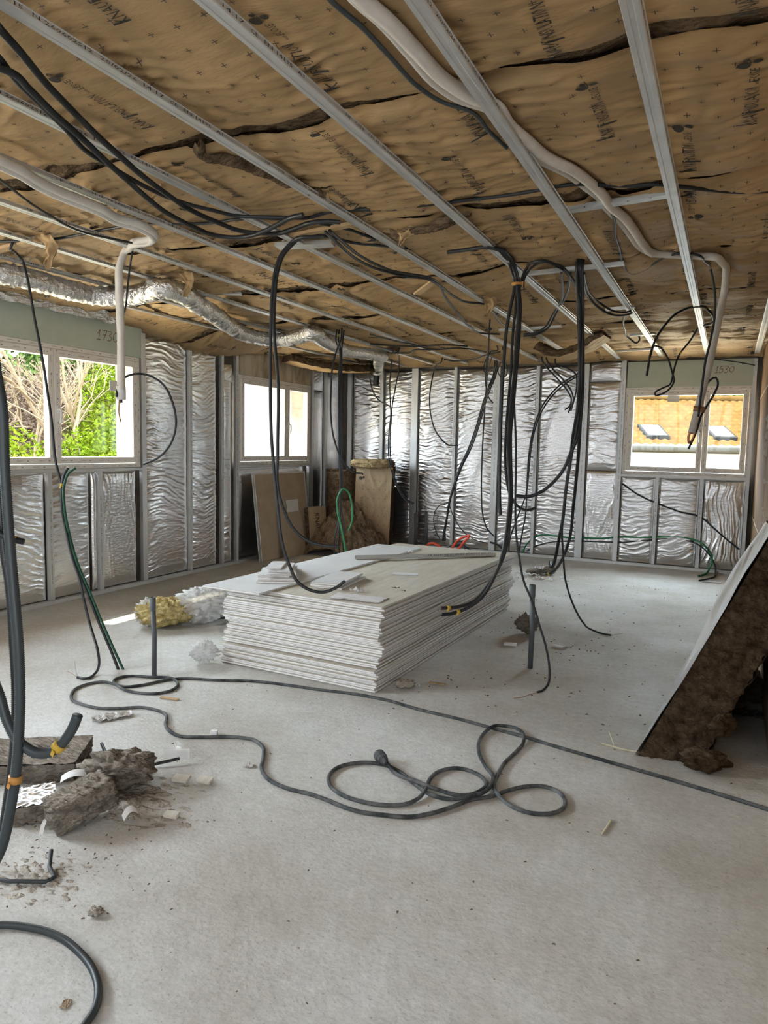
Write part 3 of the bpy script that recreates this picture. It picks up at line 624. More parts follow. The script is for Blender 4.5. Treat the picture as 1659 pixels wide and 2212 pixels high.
'white_right_cab':[(-0.192,5.298,1.88),(-0.18,5.306,1.931),(-0.153,5.324,1.998),(-0.114,5.342,2.024),(-0.098,5.344,1.989),(-0.116,5.324,1.912),(-0.162,5.288,1.816),(-0.189,5.265,1.752),(-0.202,5.249,1.688),(-0.216,5.233,1.631),(-0.235,5.215,1.577),(-0.252,5.198,1.529)],
'thin_right':[(-0.631,3.685,2.728),(-0.623,3.731,2.728),(-0.619,3.909,2.728),(-0.654,4.222,2.728),(-0.67,4.514,2.728),(-0.695,4.846,2.728),(-0.695,5.076,2.728),(-0.667,5.168,2.728),(-0.59,5.091,2.728),(-0.486,4.905,2.728),(-0.386,4.771,2.728),(-0.316,4.755,2.728),(-0.25,4.714,2.7),(-0.207,4.901,2.7),(-0.174,5.26,2.692),(-0.151,5.266,2.577),(-0.142,5.262,2.42),(-0.158,5.245,2.265),(-0.182,5.223,2.107),(-0.192,5.207,1.936),(-0.203,5.189,1.748)],
'loop_right':[(-0.633,6.023,2.115),(-0.629,6.03,2.16),(-0.619,6.046,2.264),(-0.587,6.077,2.406),(-0.52,6.154,2.543),(-0.438,6.298,2.655),(-0.356,6.369,2.7),(-0.286,6.355,2.7),(-0.229,6.562,2.7),(-0.204,6.904,2.7),(-0.226,7.213,2.7),(-0.287,7.295,2.7)],
'loop_right2':[(-0.343,7.436,2.7),(-0.397,7.407,2.589),(-0.487,7.333,2.439),(-0.516,7.294,2.334),(-0.529,7.263,2.235),(-0.544,7.234,2.154),(-0.611,7.182,2.112),(-0.667,7.135,2.065),(-0.664,7.12,2.042),(-0.605,7.137,2.056),(-0.536,7.163,2.113),(-0.508,7.17,2.178),(-0.527,7.154,2.254),(-0.564,7.134,2.369),(-0.599,7.11,2.436),(-0.639,7.081,2.486),(-0.686,7.045,2.496)],
'thin_win3':[(-0.984,9.398,2.7),(-0.617,9.55,2.693),(-0.232,9.55,2.656),(0.024,9.55,2.613),(0.215,9.55,2.568)],
'fore_a':[(-1.858,1.287,1.693),(-1.837,1.287,1.59),(-1.822,1.278,1.434),(-1.799,1.269,1.241),(-1.773,1.262,1.047),(-1.756,1.257,0.917),(-1.749,1.252,0.786),(-1.753,1.246,0.653),(-1.763,1.24,0.544),(-1.78,1.23,0.434),(-1.802,1.219,0.336),(-1.835,1.206,0.263)],
'fore_b':[(-1.926,1.237,0.993),(-1.878,1.242,0.862),(-1.832,1.249,0.765),(-1.806,1.25,0.7),(-1.776,1.255,0.652),(-1.745,1.263,0.627),(-1.711,1.273,0.614),(-1.683,1.282,0.617),(-1.655,1.292,0.633),(-1.633,1.301,0.658),(-1.61,1.311,0.696),(-1.596,1.316,0.732)],
'fore_c':[(-1.964,1.345,1.675),(-1.944,1.341,1.54),(-1.931,1.335,1.417),(-1.916,1.327,1.269),(-1.899,1.323,1.155),(-1.881,1.322,1.064),(-1.862,1.315,0.902),(-1.846,1.307,0.751),(-1.842,1.295,0.615),(-1.847,1.278,0.479),(-1.857,1.259,0.342)],
'fore_d':[(-1.919,1.269,1.272),(-1.875,1.287,1.233),(-1.85,1.298,1.218),(-1.807,1.318,1.208)],
'fore_floor':[(-1.987,1.241,0.011),(-1.926,1.289,0.011),(-1.843,1.322,0.011),(-1.739,1.338,0.011),(-1.622,1.323,0.011),(-1.517,1.287,0.011),(-1.452,1.245,0.011),(-1.41,1.197,0.011),(-1.393,1.153,0.011),(-1.373,1.088,0.011)],
'power':[(0.369,3.207,0.009),(0.236,3.247,0.009),(-0.09,3.323,0.009),(-0.467,3.393,0.009),(-0.7,3.437,0.009),(-0.875,3.476,0.009),(-1.07,3.505,0.009),(-1.264,3.535,0.009),(-1.498,3.552,0.009),(-1.735,3.595,0.009),(-1.964,3.59,0.009),(-2.139,3.555,0.009),(-2.377,3.525,0.009),(-2.613,3.479,0.009),(-2.815,3.384,0.009),(-3.076,3.255,0.009),(-3.12,3.18,0.009),(-3.164,3.077,0.009),(-3.247,3.001,0.009),(-3.31,3.013,0.009),(-3.381,3.071,0.009),(-3.388,3.118,0.009),(-3.351,3.17,0.009),(-3.241,3.212,0.009),(-3.126,3.247,0.009),(-3.026,3.234,0.009),(-2.961,3.173,0.009),(-2.942,3.081,0.009),(-2.985,3.012,0.009),(-3.061,2.977,0.009),(-3.165,2.964,0.009),(-3.312,2.993,0.009),(-3.414,3.003,0.009),(-3.457,2.949,0.009),(-3.462,2.86,0.009),(-3.391,2.755,0.009),(-3.301,2.694,0.009),(-3.206,2.681,0.009),(-3.077,2.69,0.009),(-2.992,2.737,0.009),(-2.882,2.815,0.009),(-2.798,2.822,0.009),(-2.694,2.796,0.009),(-2.652,2.759,0.009),(-2.609,2.703,0.009),(-2.527,2.645,0.009),(-2.431,2.618,0.009),(-2.329,2.662,0.009),(-2.174,2.748,0.009),(-2.086,2.764,0.009),(-1.987,2.719,0.009),(-1.916,2.629,0.009),(-1.846,2.519,0.009),(-1.754,2.453,0.009),(-1.633,2.427,0.009),(-1.529,2.433,0.009),(-1.438,2.424,0.009),(-1.36,2.41,0.009),(-1.273,2.407,0.009),(-1.179,2.43,0.009),(-1.065,2.475,0.009),(-1.01,2.534,0.009),(-0.951,2.624,0.009),(-0.904,2.715,0.009),(-0.827,2.797,0.009),(-0.785,2.871,0.009),(-0.725,2.947,0.009),(-0.648,2.989,0.009),(-0.579,2.965,0.009),(-0.54,2.9,0.009),(-0.54,2.822,0.009),(-0.573,2.77,0.009),(-0.655,2.734,0.009),(-0.734,2.751,0.009),(-0.796,2.791,0.009),(-0.846,2.871,0.009),(-0.867,2.994,0.009),(-0.875,3.117,0.009),(-0.86,3.281,0.009),(-0.855,3.402,0.009),(-0.893,3.506,0.009),(-0.958,3.567,0.009),(-1.03,3.541,0.009),(-1.067,3.437,0.009),(-1.058,3.29,0.009),(-1.007,3.153,0.009),(-0.937,3.04,0.009),(-0.871,2.936,0.009),(-0.857,2.851,0.009),(-0.874,2.767,0.009),(-0.917,2.708,0.009),(-0.985,2.675,0.009),(-1.07,2.679,0.009),(-1.17,2.733,0.009),(-1.283,2.807,0.009),(-1.37,2.834,0.009),(-1.448,2.819,0.009),(-1.511,2.773,0.009),(-1.549,2.704,0.009),(-1.54,2.61,0.009),(-1.489,2.539,0.009),(-1.409,2.494,0.009),(-1.314,2.483,0.009),(-1.199,2.506,0.009),(-1.131,2.552,0.009),(-1.098,2.627,0.009),(-1.103,2.716,0.009),(-1.127,2.816,0.009),(-1.117,2.898,0.009),(-1.055,2.97,0.009),(-0.974,2.966,0.009),(-0.906,2.916,0.009),(-0.876,2.84,0.009),(-0.893,2.775,0.009),(-0.944,2.734,0.009),(-1.021,2.724,0.009),(-1.105,2.72,0.009),(-1.197,2.737,0.009),(-1.286,2.774,0.009),(-1.363,2.838,0.009)],
'plug':[(-1.348,2.808,0.025),(-1.374,2.832,0.025),(-1.431,2.885,0.025)],
}

XL, YB, XR = -5.477, 9.646, 0.30        # stud faces of the left and back walls, face of the right wall
ZC = 2.70                               # underside of the ceiling rails
W1, W2, W3 = (3.64, 5.372), (6.985, 8.645), (-1.262, 0.224)
SILL, HEAD = 1.242, 2.362

# ------------------------------------------------------------------ setting
b = MB()
b.mm((-5.75, -3.2, -0.25), (4.5, 9.95, 0.0))
o = b.build('floor', 'concrete'); tag(o, kind='structure')
b = MB(); b.mm((-5.75, -3.2, 2.98), (4.5, 9.95, 3.12))
o = b.build('ceiling', 'masonry'); tag(o, kind='structure')


def wall_with_holes(name, axis, pos, thick, a0, a1, z0, z1, holes, mt):
    """axis 'x': wall normal to X at X=pos..pos+thick, holes in (a, z)"""
    b = MB()
    def put(p, q, zz0, zz1):
        if q - p < 1e-4 or zz1 - zz0 < 1e-4: return
        if axis == 'x': b.mm((pos, p, zz0), (pos + thick, q, zz1))
        else: b.mm((p, pos, zz0), (q, pos + thick, zz1))
    cur = a0
    for (h0, h1, k0, k1) in sorted(holes):
        put(cur, h0, z0, z1); put(h0, h1, z0, k0); put(h0, h1, k1, z1); cur = h1
    put(cur, a1, z0, z1)
    o = b.build(name, mt); tag(o, kind='structure')
    return o


wall_with_holes('wall_left', 'x', -5.80, 0.21, -3.2, 9.95, 0, 3.0,
                [(W1[0] + .03, W1[1] - .03, SILL + .02, HEAD - .02), (W2[0] + .03, W2[1] - .03, SILL + .02, HEAD - .02), (0.1, 1.6, SILL + .02, HEAD - .02)], 'masonry')
wall_with_holes('wall_front', 'y', -3.4, 0.2, -5.8, 4.5, 0, 3.0, [], 'masonry')
b = MB(); b.mm((4.3, -3.2, 0), (4.5, 9.95, 3.0)); o = b.build('wall_far_right', 'masonry'); tag(o, kind='structure')
wall_with_holes('wall_back', 'y', 9.76, 0.21, -5.8, 4.5, 0, 3.0, [(W3[0] + .03, W3[1] - .03, SILL - .01, HEAD - .04)], 'masonry')

# right wall: dark clay far part, paler clay near part with mortar squeezed out of its edge
b = MB()
b.mm((XR, 6.15, 0), (XR + .22, 9.72, 2.98))
for z in (0.735, 2.175): b.mm((XR - .003, 6.15, z - .006), (XR, 9.70, z + .006), 1)
o = b.build('wall_right', ['clay', 'mortar']); tag(o, kind='structure')
b = MB()
b.mm((XR - .035, 0.8, 0), (XR + .22, 6.15, 2.98))
for z in (0.52, 0.78, 1.04, 1.3, 1.56, 1.82, 2.08): b.mm((XR - .038, 0.8, z - .005), (XR - .035, 6.15, z + .005), 1)
pier = b.build('trim_1', ['clay_light', 'mortar']); tag(pier, kind='structure')
nb = NB()
for z, w in ((1.30, .02), (1.52, .03), (1.58, .026), (1.65, .03), (1.72, .022), (1.78, .03), (1.86, .02), (1.94, .016), (0.95, .018), (1.08, .014), (2.2, .02)):
    n = 10
    th, ph = np.meshgrid(np.linspace(0, np.pi, 7), np.linspace(0, 2 * np.pi, n, endpoint=False), indexing='ij')
    k = 1 + .25 * gnoise(th * 2 + z * 9, ph * 1.5, 4)
    V = np.stack([XR - .035 + w * .9 * k * np.sin(th) * np.cos(ph), 6.16 + w * .6 * np.sin(th) * np.sin(ph), z + w * 1.25 * k * np.cos(th)], -1).reshape(-1, 3)
    F = [(i * n + j, i * n + (j + 1) % n, (i + 1) * n + (j + 1) % n, (i + 1) * n + j) for i in range(6) for j in range(n)]
    nb.add(V, np.array(F))
o = nb.build('trim_2', ['mortar']); tag(o, kind='structure')

# ------------------------------------------------------------------ ceiling insulation: strips across the room, paper face down
RX = [0.203 - .0, -0.338, -0.86, -1.383, -1.91, -2.412, -2.92, -3.438, -3.93, -4.435, -4.95]      # left edges of the rails
SEAM = [-0.05, 1.15, 2.36, 3.56, 4.78, 5.98, 7.18, 8.38, 9.62]


def crease(a, b, seed, k=6.0):
    """thin sharp folds"""
    return np.clip(1 - np.abs(gnoise(a, b, seed)) * k, 0, 1)


PIPE_RUN = [[p for p in spline(PATHS[k], .03) if p[2] > 2.70] for k in ('white_right', 'white_right_b')]


def zkraft(x, y):
    """height of the paper face"""
    ph = (x + 0.338 - .025) / 0.5245
    d = np.abs(ph - np.round(ph))                     # 0 on a rail, .5 midway
    bulge = -0.026 * np.sin(np.pi * np.clip(d * 1.15, 0, .5)) ** 1.3
    wx, wy = x + .14 * gnoise(x * 1.9, y * 1.9, 3), y + .10 * gnoise(x * 1.7 + 5, y * 1.5, 9) + .03 * gnoise(x * 5, y * 5, 15)
    far = np.clip((y - .6) / 3.4, 0.33, 1.0)
    near_rail = np.exp(-(d / .15) ** 2)
    sl = .55 * gnoise(x * .8, y * .9, 13)             # slant of the folds changes across the paper
    ay = wy + sl * (wx - np.round(ph) * .5245)
    cr = crease(wx * 1.7, ay * 8.5, 21, 3.2) ** 1.5 * .044 + crease(wx * 3.3 + 9, ay * 17.0, 33, 3.2) ** 1.5 * .024 + crease(wx * 5 + 3, wy * 5 + wx * 3, 35, 7) * .010 + crease(wx * 4 + 3, wy * 6 - wx * 4, 36, 8) * .010
    cr = cr * np.clip(.75 + 1.1 * gnoise(x * 1.5 + 2, y * 2.0, 37), .1, 1.5)
    wr = (cr * (0.40 + .85 * near_rail) + .034 * fbm(wx * 1.5, wy * 2.6, 5, 3)) * far
    drop = -.17 * np.clip((-4.75 - x) / .6, 0, 1) ** 1.4 * np.exp(-((y - 6.35) / .95) ** 2) - .03 * np.clip((-4.9 - x) / .5, 0, 1)
    drop += -.05 * np.clip((y - 9.1) / .5, 0, 1)
    z = 2.768 + bulge - wr + .012 * gnoise(x * .9, y * .8, 77)
    on_rail = np.exp(-(np.abs(ph - np.round(ph)) * .5245 / .055) ** 4)
    lo = 2.698 + .030 * on_rail                       # the rails hold the paper up
    z = lo + np.logaddexp(0, (z - lo) * 220) / 220
    for P in PIPE_RUN:                                # and the paper lies round the foam pipes
        q = np.full(np.shape(z), 9.0)
        for p in P: q = np.minimum(q, (x - p[0]) ** 2 + (y - p[1]) ** 2)
        z = np.maximum(z, 2.722 + .036 * np.exp(-(q / .055 ** 2) ** 2))
    return z + drop


def edge(x, k):
    """ragged line of seam k"""
    return SEAM[k] + .045 * gnoise(x * 1.3, k * 3.7, 41) + .014 * gnoise(x * 5, k * 1.7, 43)


def gap(x, k):
    """half opening of seam k along the room"""
    g = .008 + .20 * np.clip(gnoise(x * .8 + 2.1, k * 5.3 + .4, 52) + .20, 0, 1) + .02 * np.clip(gnoise(x * 4, k * 2.3, 55), 0, 1)
    return g


# prints read along the room; (x of the baseline, y where the K stands, direction)
PRN = {1: [(0.0, 2.30, -1), (-.535, 2.31, -1), (-.93, 1.78, -1), (-1.29, 2.2, -1), (-1.65, 1.60, -1), (-2.1, 2.15, -1), (-2.55, 1.7, -1)],
       2: [(0.02, 3.01, -1), (-.20, 3.42, -1), (-.475, 2.95, -1), (-.93, 2.75, -1), (-1.11, 3.30, -1), (-1.50, 2.87, -1), (-1.77, 3.38, -1), (-2.25, 2.9, -1), (-2.62, 3.35, -1), (-2.95, 2.95, -1), (-3.35, 3.4, -1), (-3.7, 2.95, -1)]}
for k in range(3, 8):
    PRN[k] = []
    for q in range(14):
        x = 0.1 - .41 * q + rng.uniform(-.05, .05)
        PRN[k].append((x, SEAM[k] + (.12 if q % 2 else .62) + rng.uniform(-.03, .03), 1 if k % 2 else -1) if k % 2 else (x, SEAM[k] + (.55 if q % 2 else 1.05) + rng.uniform(-.03, .03), -1))
NAMES = ['nearest the camera', 'second from the camera', 'third from the camera',
         'fourth from the camera', 'fifth from the camera', 'sixth from the camera', 'seventh from the camera', 'last before the back wall']
for k in range(len(SEAM) - 1):
    x0, x1 = -5.60, (3.2 if k < 3 else XR + .0)
    if k >= 3: x1 = XR - .002 if k > 4 else XR - .04
    root = top('insulation_batt', 'wrinkled brown paper insulation strip on the ceiling, ' + NAMES[k], 'insulation', 'paper faced insulation strips on the ceiling', (-2.6, (SEAM[k] + SEAM[k + 1]) / 2, 2.76))
    fine = k < 4
    nx, ny = int((x1 - x0) / (.016 if fine else .022)), (100 if fine else 64)
    X = np.linspace(x0, x1, nx)[:, None] * np.ones((1, ny))
    s = np.linspace(0, 1, ny)[None, :] * np.ones((nx, 1))
    ya, yb = edge(X, k) + gap(X, k), edge(X, k + 1) - gap(X + .37, k + 1) * .5
    if k == len(SEAM) - 2: yb = np.full_like(X, 9.66)
    Y = ya + (yb - ya) * s
    Z = zkraft(X, Y)
    da, db = Y - ya, yb - Y
    # the strips bulge: their long edges roll up into the seam
    Z = Z + .034 * np.exp(-(da / .045) ** 2) * (.7 + .6 * gnoise(X * 3, X * 0 + k, 61)) + .030 * np.exp(-(db / .035) ** 2) * (.6 + .8 * gnoise(X * 2.5, X * 0 + k, 62))
    nb = NB()
    nb.add(np.stack([X, Y, Z], -1).reshape(-1, 3), grid_faces(nx, ny)[:, ::-1], 0)
    # printed crosses and lettering lie on the paper
    def on(xx, yy, lift=.0035):
        return np.stack([xx, yy, zkraft(xx, yy) - lift], -1)
    if k >= 1:
        yl0, yl1 = SEAM[k] + .11, SEAM[k + 1] - .09
        row = 0
        yy = yl0
        while yy < yl1:
            for xx in np.arange(-5.2, min(x1, .5) - .03, .104 if k < 4 else .16):
                cx, cy = xx + (.052 if row % 2 else 0) + .006 * math.sin(xx * 7), yy + .006 * math.sin(xx * 5)
                if any(abs(cx - p[0] - .02) < .05 and min(p[1], p[1] + p[2] * .46) - .03 < cy < max(p[1], p[1] + p[2] * .46) + .03 for p in PRN.get(k, [])): continue
                a, w = .0115, .0016
                xs = np.array([cx - a, cx + a, cx + a, cx - a, cx - w, cx + w, cx + w, cx - w]); ys = np.array([cy - w, cy - w, cy + w, cy + w, cy - a, cy - a, cy + a, cy + a])
                nb.add(on(xs, ys), np.array([[0, 1, 2, 3], [4, 5, 6, 7]]), 2)
            yy += .108 if k < 4 else .14; row += 1
        for (px, py, dr) in PRN.get(k, []):
            # u runs along the reading direction, v is letter height
            def fm(u0, v0, px=px, py=py, dr=dr):
                return lambda u, v: on(px + (v + v0) * dr, py + dr * (u + u0), .0045)
            nb.text('KNAUF', fm(0, 0), .115, .052, 1)
            nb.text('I', fm(-.002, 0), .008, .070, 1); nb.text('I', fm(.103, -.020), .008, .06, 1)
            nb.text('INSULATION', fm(.122, 0), .165, .046, 1)
            nb.text('with', fm(.302, .004), .022, .018, 1)
            nb.text('ECOSE', fm(.328, .004), .066, .030, 1)
            for (lu, lv, lr, ls) in ((.425, .012, .015, .011), (.412, .052, .022, .016), (.440, .046, .010, .008)):
                an = np.linspace(0, 2 * np.pi, 14, endpoint=False)
                V = fm(0, 0)(lu + ls * np.cos(an) + .3 * lr * np.sin(an) * .2, lv + lr * np.sin(an))
                nb.add(V, np.arange(14)[None, :], 1)
            V = fm(0, 0)(np.array([.420, .455, .456, .421]), np.array([.028, .036, .040, .032])); nb.add(V, np.arange(4)[None, :], 1)
    nb.build('kraft_facing', ['kraft', 'ink', 'ink_faint'], root)
    # fluffy core showing in the open seams
    nx2, ny2 = int((x1 - x0) / .03), 46
    X = np.linspace(x0, x1, nx2)[:, None] * np.ones((1, ny2))
    tt = np.concatenate([np.linspace(0, .12, 22), np.linspace(.16, .84, 6), np.linspace(.88, 1, 18)])[None, :] * np.ones((nx2, 1))
    Y = SEAM[k] - .03 + (SEAM[k + 1] - SEAM[k] + .02) * tt
    if k == len(SEAM) - 2: Y = np.minimum(Y, 9.7)
    Z = zkraft(X, Y) + .046 + .020 * fbm(X * 9, Y * 11, 90 + k, 3)
    np_mesh('wool_core', np.stack([X, Y, Z], -1).reshape(-1, 3), [grid_faces(nx2, ny2)[:, ::-1]], [0], ['wool'], root)

# ------------------------------------------------------------------ ceiling rails
ORD = ['at the right edge, beside the clay wall', 'first left of the white pipe drop, brightest toward the window', 'second left of the white pipe drop', 'third, meeting the hanging black bundle',
       'fourth, running from the top left corner', 'fifth from the right', 'sixth from the right', 'seventh from the right, under the bent white pipe', 'eighth from the right', 'ninth from the right, above the silver duct', 'tenth from the right, nearest the left wall']
for i, x in enumerate(RX):
    w, h = .054, .019
    root_lab = 'galvanised steel ceiling rail, ' + ORD[i]
    nb = NB()
    ya, yb = -0.6, 9.60
    prof = np.array([(-.004, h), (0, h - .002), (.0, .003), (.003, 0), (.018, 0), (.0205, .0018), (.0335, .0018), (.036, 0), (w - .003, 0), (w, .003), (w, h - .002), (w + .004, h), (w, h), (w - .0015, h - .004), (w - .0015, .004), (.0015, .004), (.0015, h - .004), (0, h)])
    n = len(prof)
    V = np.vstack([np.stack([x + prof[:, 0], np.full(n, yy), ZC + prof[:, 1]], -1) for yy in (ya, yb)])
    nb.add(V, np.array([(q, (q + 1) % n, (q + 1) % n + n, q + n) for q in range(n)]), 0)
    # batch print on the flange facing the camera side
    wd = ['NF', 'CSTB', 'CH 15', 'N 260602S12', '20/02/26', '14:17', 'CE', 'EN 14195', 'A1']
    y = 0.9 + .23 * (i % 3)
    while y < 7.4:
        for word in wd:
            L = .019 * len(word)
            nb.text(word, lambda u, v, y=y: np.stack([np.full_like(u, x + w + .0008), y + u, ZC + .0045 + v], -1), L, .011, 1)
            y += L + .03
        y += .25
    o = nb.build('ceiling_rail', ['steel', 'ink'], smooth=False)
    tag(o, root_lab, 'metal rail', 'parallel steel ceiling rails')


def channel(name, label, p, q, w=.05, h=.02, mt='steel', group=None, cat='metal rail'):
    """short U channel between two points"""
    b = MB()
    p, q = Vector(p), Vector(q); d = (q - p); L = d.length; d.normalize()
    sd = d.cross(Vector((0, 0, 1))).normalized(); up = sd.cross(d).normalized()
    R = Matrix((sd, d, up)).transposed()
    c = (p + q) / 2
    t = .002
    b.box(c, (w, L, t), R); b.box(c + sd * (w / 2 - t / 2) + up * (h / 2), (t, L, h), R); b.box(c - sd * (w / 2 - t / 2) + up * (h / 2), (t, L, h), R)
    o = b.build(name, mt); tag(o, label, cat, group)
    return o


channel('cross_channel', 'grey steel channel bridging two rails under the white pipes', (-.82, 3.72, 2.722), (-.335, 3.68, 2.722), .055, .022)
channel('cross_channel', 'thin steel channel the right-hand cable bundle hangs over', (-1.36, 4.85, 2.705), (-.68, 4.82, 2.705), .05, .02)
channel('cross_channel', 'steel channel across rails behind the central black bundle', (-2.18, 7.0, 2.705), (-1.55, 7.0, 2.705), .05, .02)
channel('cross_channel', 'short steel channel under cables, second right of the hanging bundles', (-1.02, 6.3, 2.705), (-.78, 6.25, 2.705), .04, .02)
channel('cross_channel', 'short steel channel near the back wall left of the green lintel board', (-1.0, 7.75, 2.705), (-.76, 7.72, 2.705), .04, .02)
channel('cross_channel', 'long steel channel by the back wall above the hanging paper batt', (-1.3, 8.9, 2.705), (-.78, 8.85, 2.705), .04, .02)
channel('cross_channel', 'short steel plate where the looped black pair leaves the ceiling', (-2.55, 3.62, 2.70), (-2.2, 3.70, 2.70), .09, .02)
channel('cross_channel', 'pale channel across the rails behind the silver duct', (-4.5, 4.35, 2.735), (-3.7, 4.75, 2.735), .06, .02)
b = MB(); b.box((-2.16, 3.47, 2.715), (.52, .045, .018), Matrix.Rotation(-.12, 3, 'Z'))
tag(b.build('batten', 'wood'), 'bare wooden batten under the ceiling paper beside the black conduits', 'wood strip')
b = MB(); b.box((-2.13, 4.96, 2.712), (.055, .5, .015), Matrix.Rotation(.7, 3, 'Z'))
tag(b.build('batten', 'wood'), 'short bare wooden batten bridging two rails near the room centre', 'wood strip')
b = MB(); b.box((-4.15, 3.0, 2.715), (.6, .06, .02), Matrix.Rotation(-.1, 3, 'Z'))
tag(b.build('batten', 'wood'), 'pale wooden batten at the left edge above the silver duct', 'wood strip')


# ------------------------------------------------------------------ windows
def frame_print(nb, fn, length, size=.011, flip=False):
    """rows of the frame film's wordmark"""
    u = .05
    while u < length - .1:
        nb.text('aluplast', lambda a, c, u=u: fn(u + (.062 - a if flip else a), (size - c if flip else c)), .062, size, 1)
        nb.add(fn(np.array([u + .10, u + .118, u + .118, u + .10]), np.array([0., 0, size * .5, size * .5]) + .002), np.arange(4)[None], 1)
        u += .215


def window(idx, plane, a0, a1, z0, z1, split, gl, handle_at, face):
    """plane 'x': window in the left wall (a = Y); 'y': in the back wall (a = X)"""
    def P(a, d, z):
        a, d, z = np.broadcast_arrays(np.asarray(a, float), d, z)
        return np.stack([face - d, a, z], -1) if plane == 'x' else np.stack([a, face + d, z], -1)
    def mk(boxes, name, mt, parent, bev=.004):
        b = MB()
        for (p, q, d0, d1, k0, k1) in boxes:
            c0, c1 = P(p, d0, k0), P(q, d1, k1)
            b.mm(tuple(map(float, c0)), tuple(map(float, c1)))
        return b.build(name, mt, parent, bevel=bev)
    c = P((a0 + a1) / 2, 0, z0)
    root = top('window_%d' % idx, None, None, None, tuple(map(float, c)), 'structure')
    w = .042
    fr = mk([(a0, a1, 0, .07, z0, z0 + w), (a0, a1, 0, .07, z1 - w, z1), (a0, a0 + w, 0, .07, z0 + w, z1 - w), (a1 - w, a1, 0, .07, z0 + w, z1 - w)], 'window_frame', 'pvc', root)
    nb = NB()
    for (zz, fl) in ((z1 - .026, True), (z0 + .014, False)):
        frame_print(nb, lambda u, v, zz=zz: P(a0 + u, -.0015, zz + v), a1 - a0, flip=fl)
    for aa in (a0 + .02, a1 - .026):
        frame_print(nb, lambda u, v, aa=aa: P(aa + v, -.0015, z0 + u), z1 - z0)
    nb.M = [0] * len(nb.M)
    nb.build('film_print', ['ink_grey'], fr, smooth=False)
    for n, (p, q) in enumerate(((a0 + w + .004, split - .002), (split + .002, a1 - w - .004))):
        s = .062
        k0, k1 = z0 + w + .004, z1 - w - .004
        sash = mk([(p, q, -.014, .055, k0, k0 + s), (p, q, -.014, .055, k1 - s, k1), (p, p + s, -.014, .055, k0 + s, k1 - s), (q - s, q, -.014, .055, k0 + s, k1 - s)], 'sash', 'pvc', root)
        nb = NB()
        frame_print(nb, lambda u, v: P(p + u, -.0155, k1 - .034 + v), q - p, flip=True)
        frame_print(nb, lambda u, v: P(p + u, -.0155, k0 + .024 + v), q - p)
        frame_print(nb, lambda u, v: P(p + .024 + v, -.0155, k0 + u), k1 - k0)
        frame_print(nb, lambda u, v: P(q - .036 + v, -.0155, k0 + u), k1 - k0)
        nb.M = [0] * len(nb.M)
        nb.build('film_print', ['ink_grey'], sash, smooth=False)
        b = MB()
        g0, g1 = P(p + s - .004, .02, k0 + s - .004), P(q - s + .004, .026, k1 - s + .004)
        b.mm(tuple(map(float, g0)), tuple(map(float, g1)))
        b.build('pane', 'glass', sash)
        if n in gl:
            aa, zz = gl[n]
            b = MB(); g0, g1 = P(aa, .0175, zz), P(aa + .14, .0195, zz + .10); b.mm(tuple(map(float, g0)), tuple(map(float, g1)))
            b.build('sticker', 'paper', sash)
        if n == handle_at[0]:
            ha = handle_at[1]; hz = (z0 + z1) / 2 - .02
            b = MB()
            g0, g1 = P(ha - .014, -.026, hz - .035), P(ha + .014, -.014, hz + .035); b.mm(tuple(map(float, g0)), tuple(map(float, g1)))
            pts = [tuple(map(float, P(ha, -.02, hz))), tuple(map(float, P(ha, -.05, hz))), tuple(map(float, P(ha, -.056, hz - .02))), tuple(map(float, P(ha, -.052, hz - .12)))]
            b.tube([Vector(t) for t in spline(pts, .01)], .0095, 8)
            b.build('handle', 'metal_handle', sash, smooth=True)
    return root


window(1, 'x', W1[0], W1[1], SILL, HEAD, 4.345, {1: (5.0, 2.0)}, (1, 4.375), XL - .012)
window(2, 'x', W2[0], W2[1], SILL, HEAD, 8.03, {}, (1, 8.06), XL - .012)
window(3, 'y', W3[0], W3[1], SILL - .03, HEAD - .025, -.315, {0: (-.75, 2.15)}, (0, -.345), YB + .012)

# boards over the windows
STROKES = {'1': [[(0, .55), (.28, 1), (.2, 0)], [(-.05, 0), (.45, .02)]], '7': [[(0, .95), (.6, 1), (.25, 0)], [(.1, .5), (.55, .55)]],
           '3': [[(.05, .9), (.3, 1), (.5, .8), (.2, .55), (.5, .35), (.4, .05), (0, .05)]], '0': [[(.3, 1), (.05, .7), (.05, .25), (.3, 0), (.55, .3), (.55, .75), (.3, 1)]],
           '5': [[(.6, 1), (.15, .95), (.08, .55), (.45, .6), (.5, .2), (.25, 0), (0, .08)]]}


def handwriting(nb, word, fn, h, w=.006, mi=1):
    u = 0
    for ch in word:
        for st in STROKES[ch]:
            P = spline([(p[0] * h, p[1] * h, 0) for p in st], .004)[:, :2] if len(st) > 3 else np.array([np.array(a) * h + (np.array(c) - np.array(a)) * h * t for a, c in zip(st[:-1], st[1:]) for t in np.linspace(0, 1, 5)])
            T = np.gradient(P, axis=0); T /= np.maximum(1e-9, np.linalg.norm(T, axis=1))[:, None]
            N = np.stack([-T[:, 1], T[:, 0]], -1) * w / 2
            V = np.vstack([P + N, P - N]); n = len(P)
            nb.add(fn(u + V[:, 0] + .15 * V[:, 1], V[:, 1]), np.array([(q, q + 1, n + q + 1, n + q) for q in range(n - 1)]), mi)
        u += h * (.55 if ch == '1' else .72)


def board_panel(name, label, p, q, mt, words=None, fn=None):
    nb = NB()
    b = MB(); b.mm(p, q)
    nb.add(np.array(b.v), np.array(b.f), 0)
    if words:
        handwriting(nb, words[0], fn, words[1])
    o = nb.build(name, [mt, 'ink_red'], smooth=False)
    tag(o, label, 'board'); return o


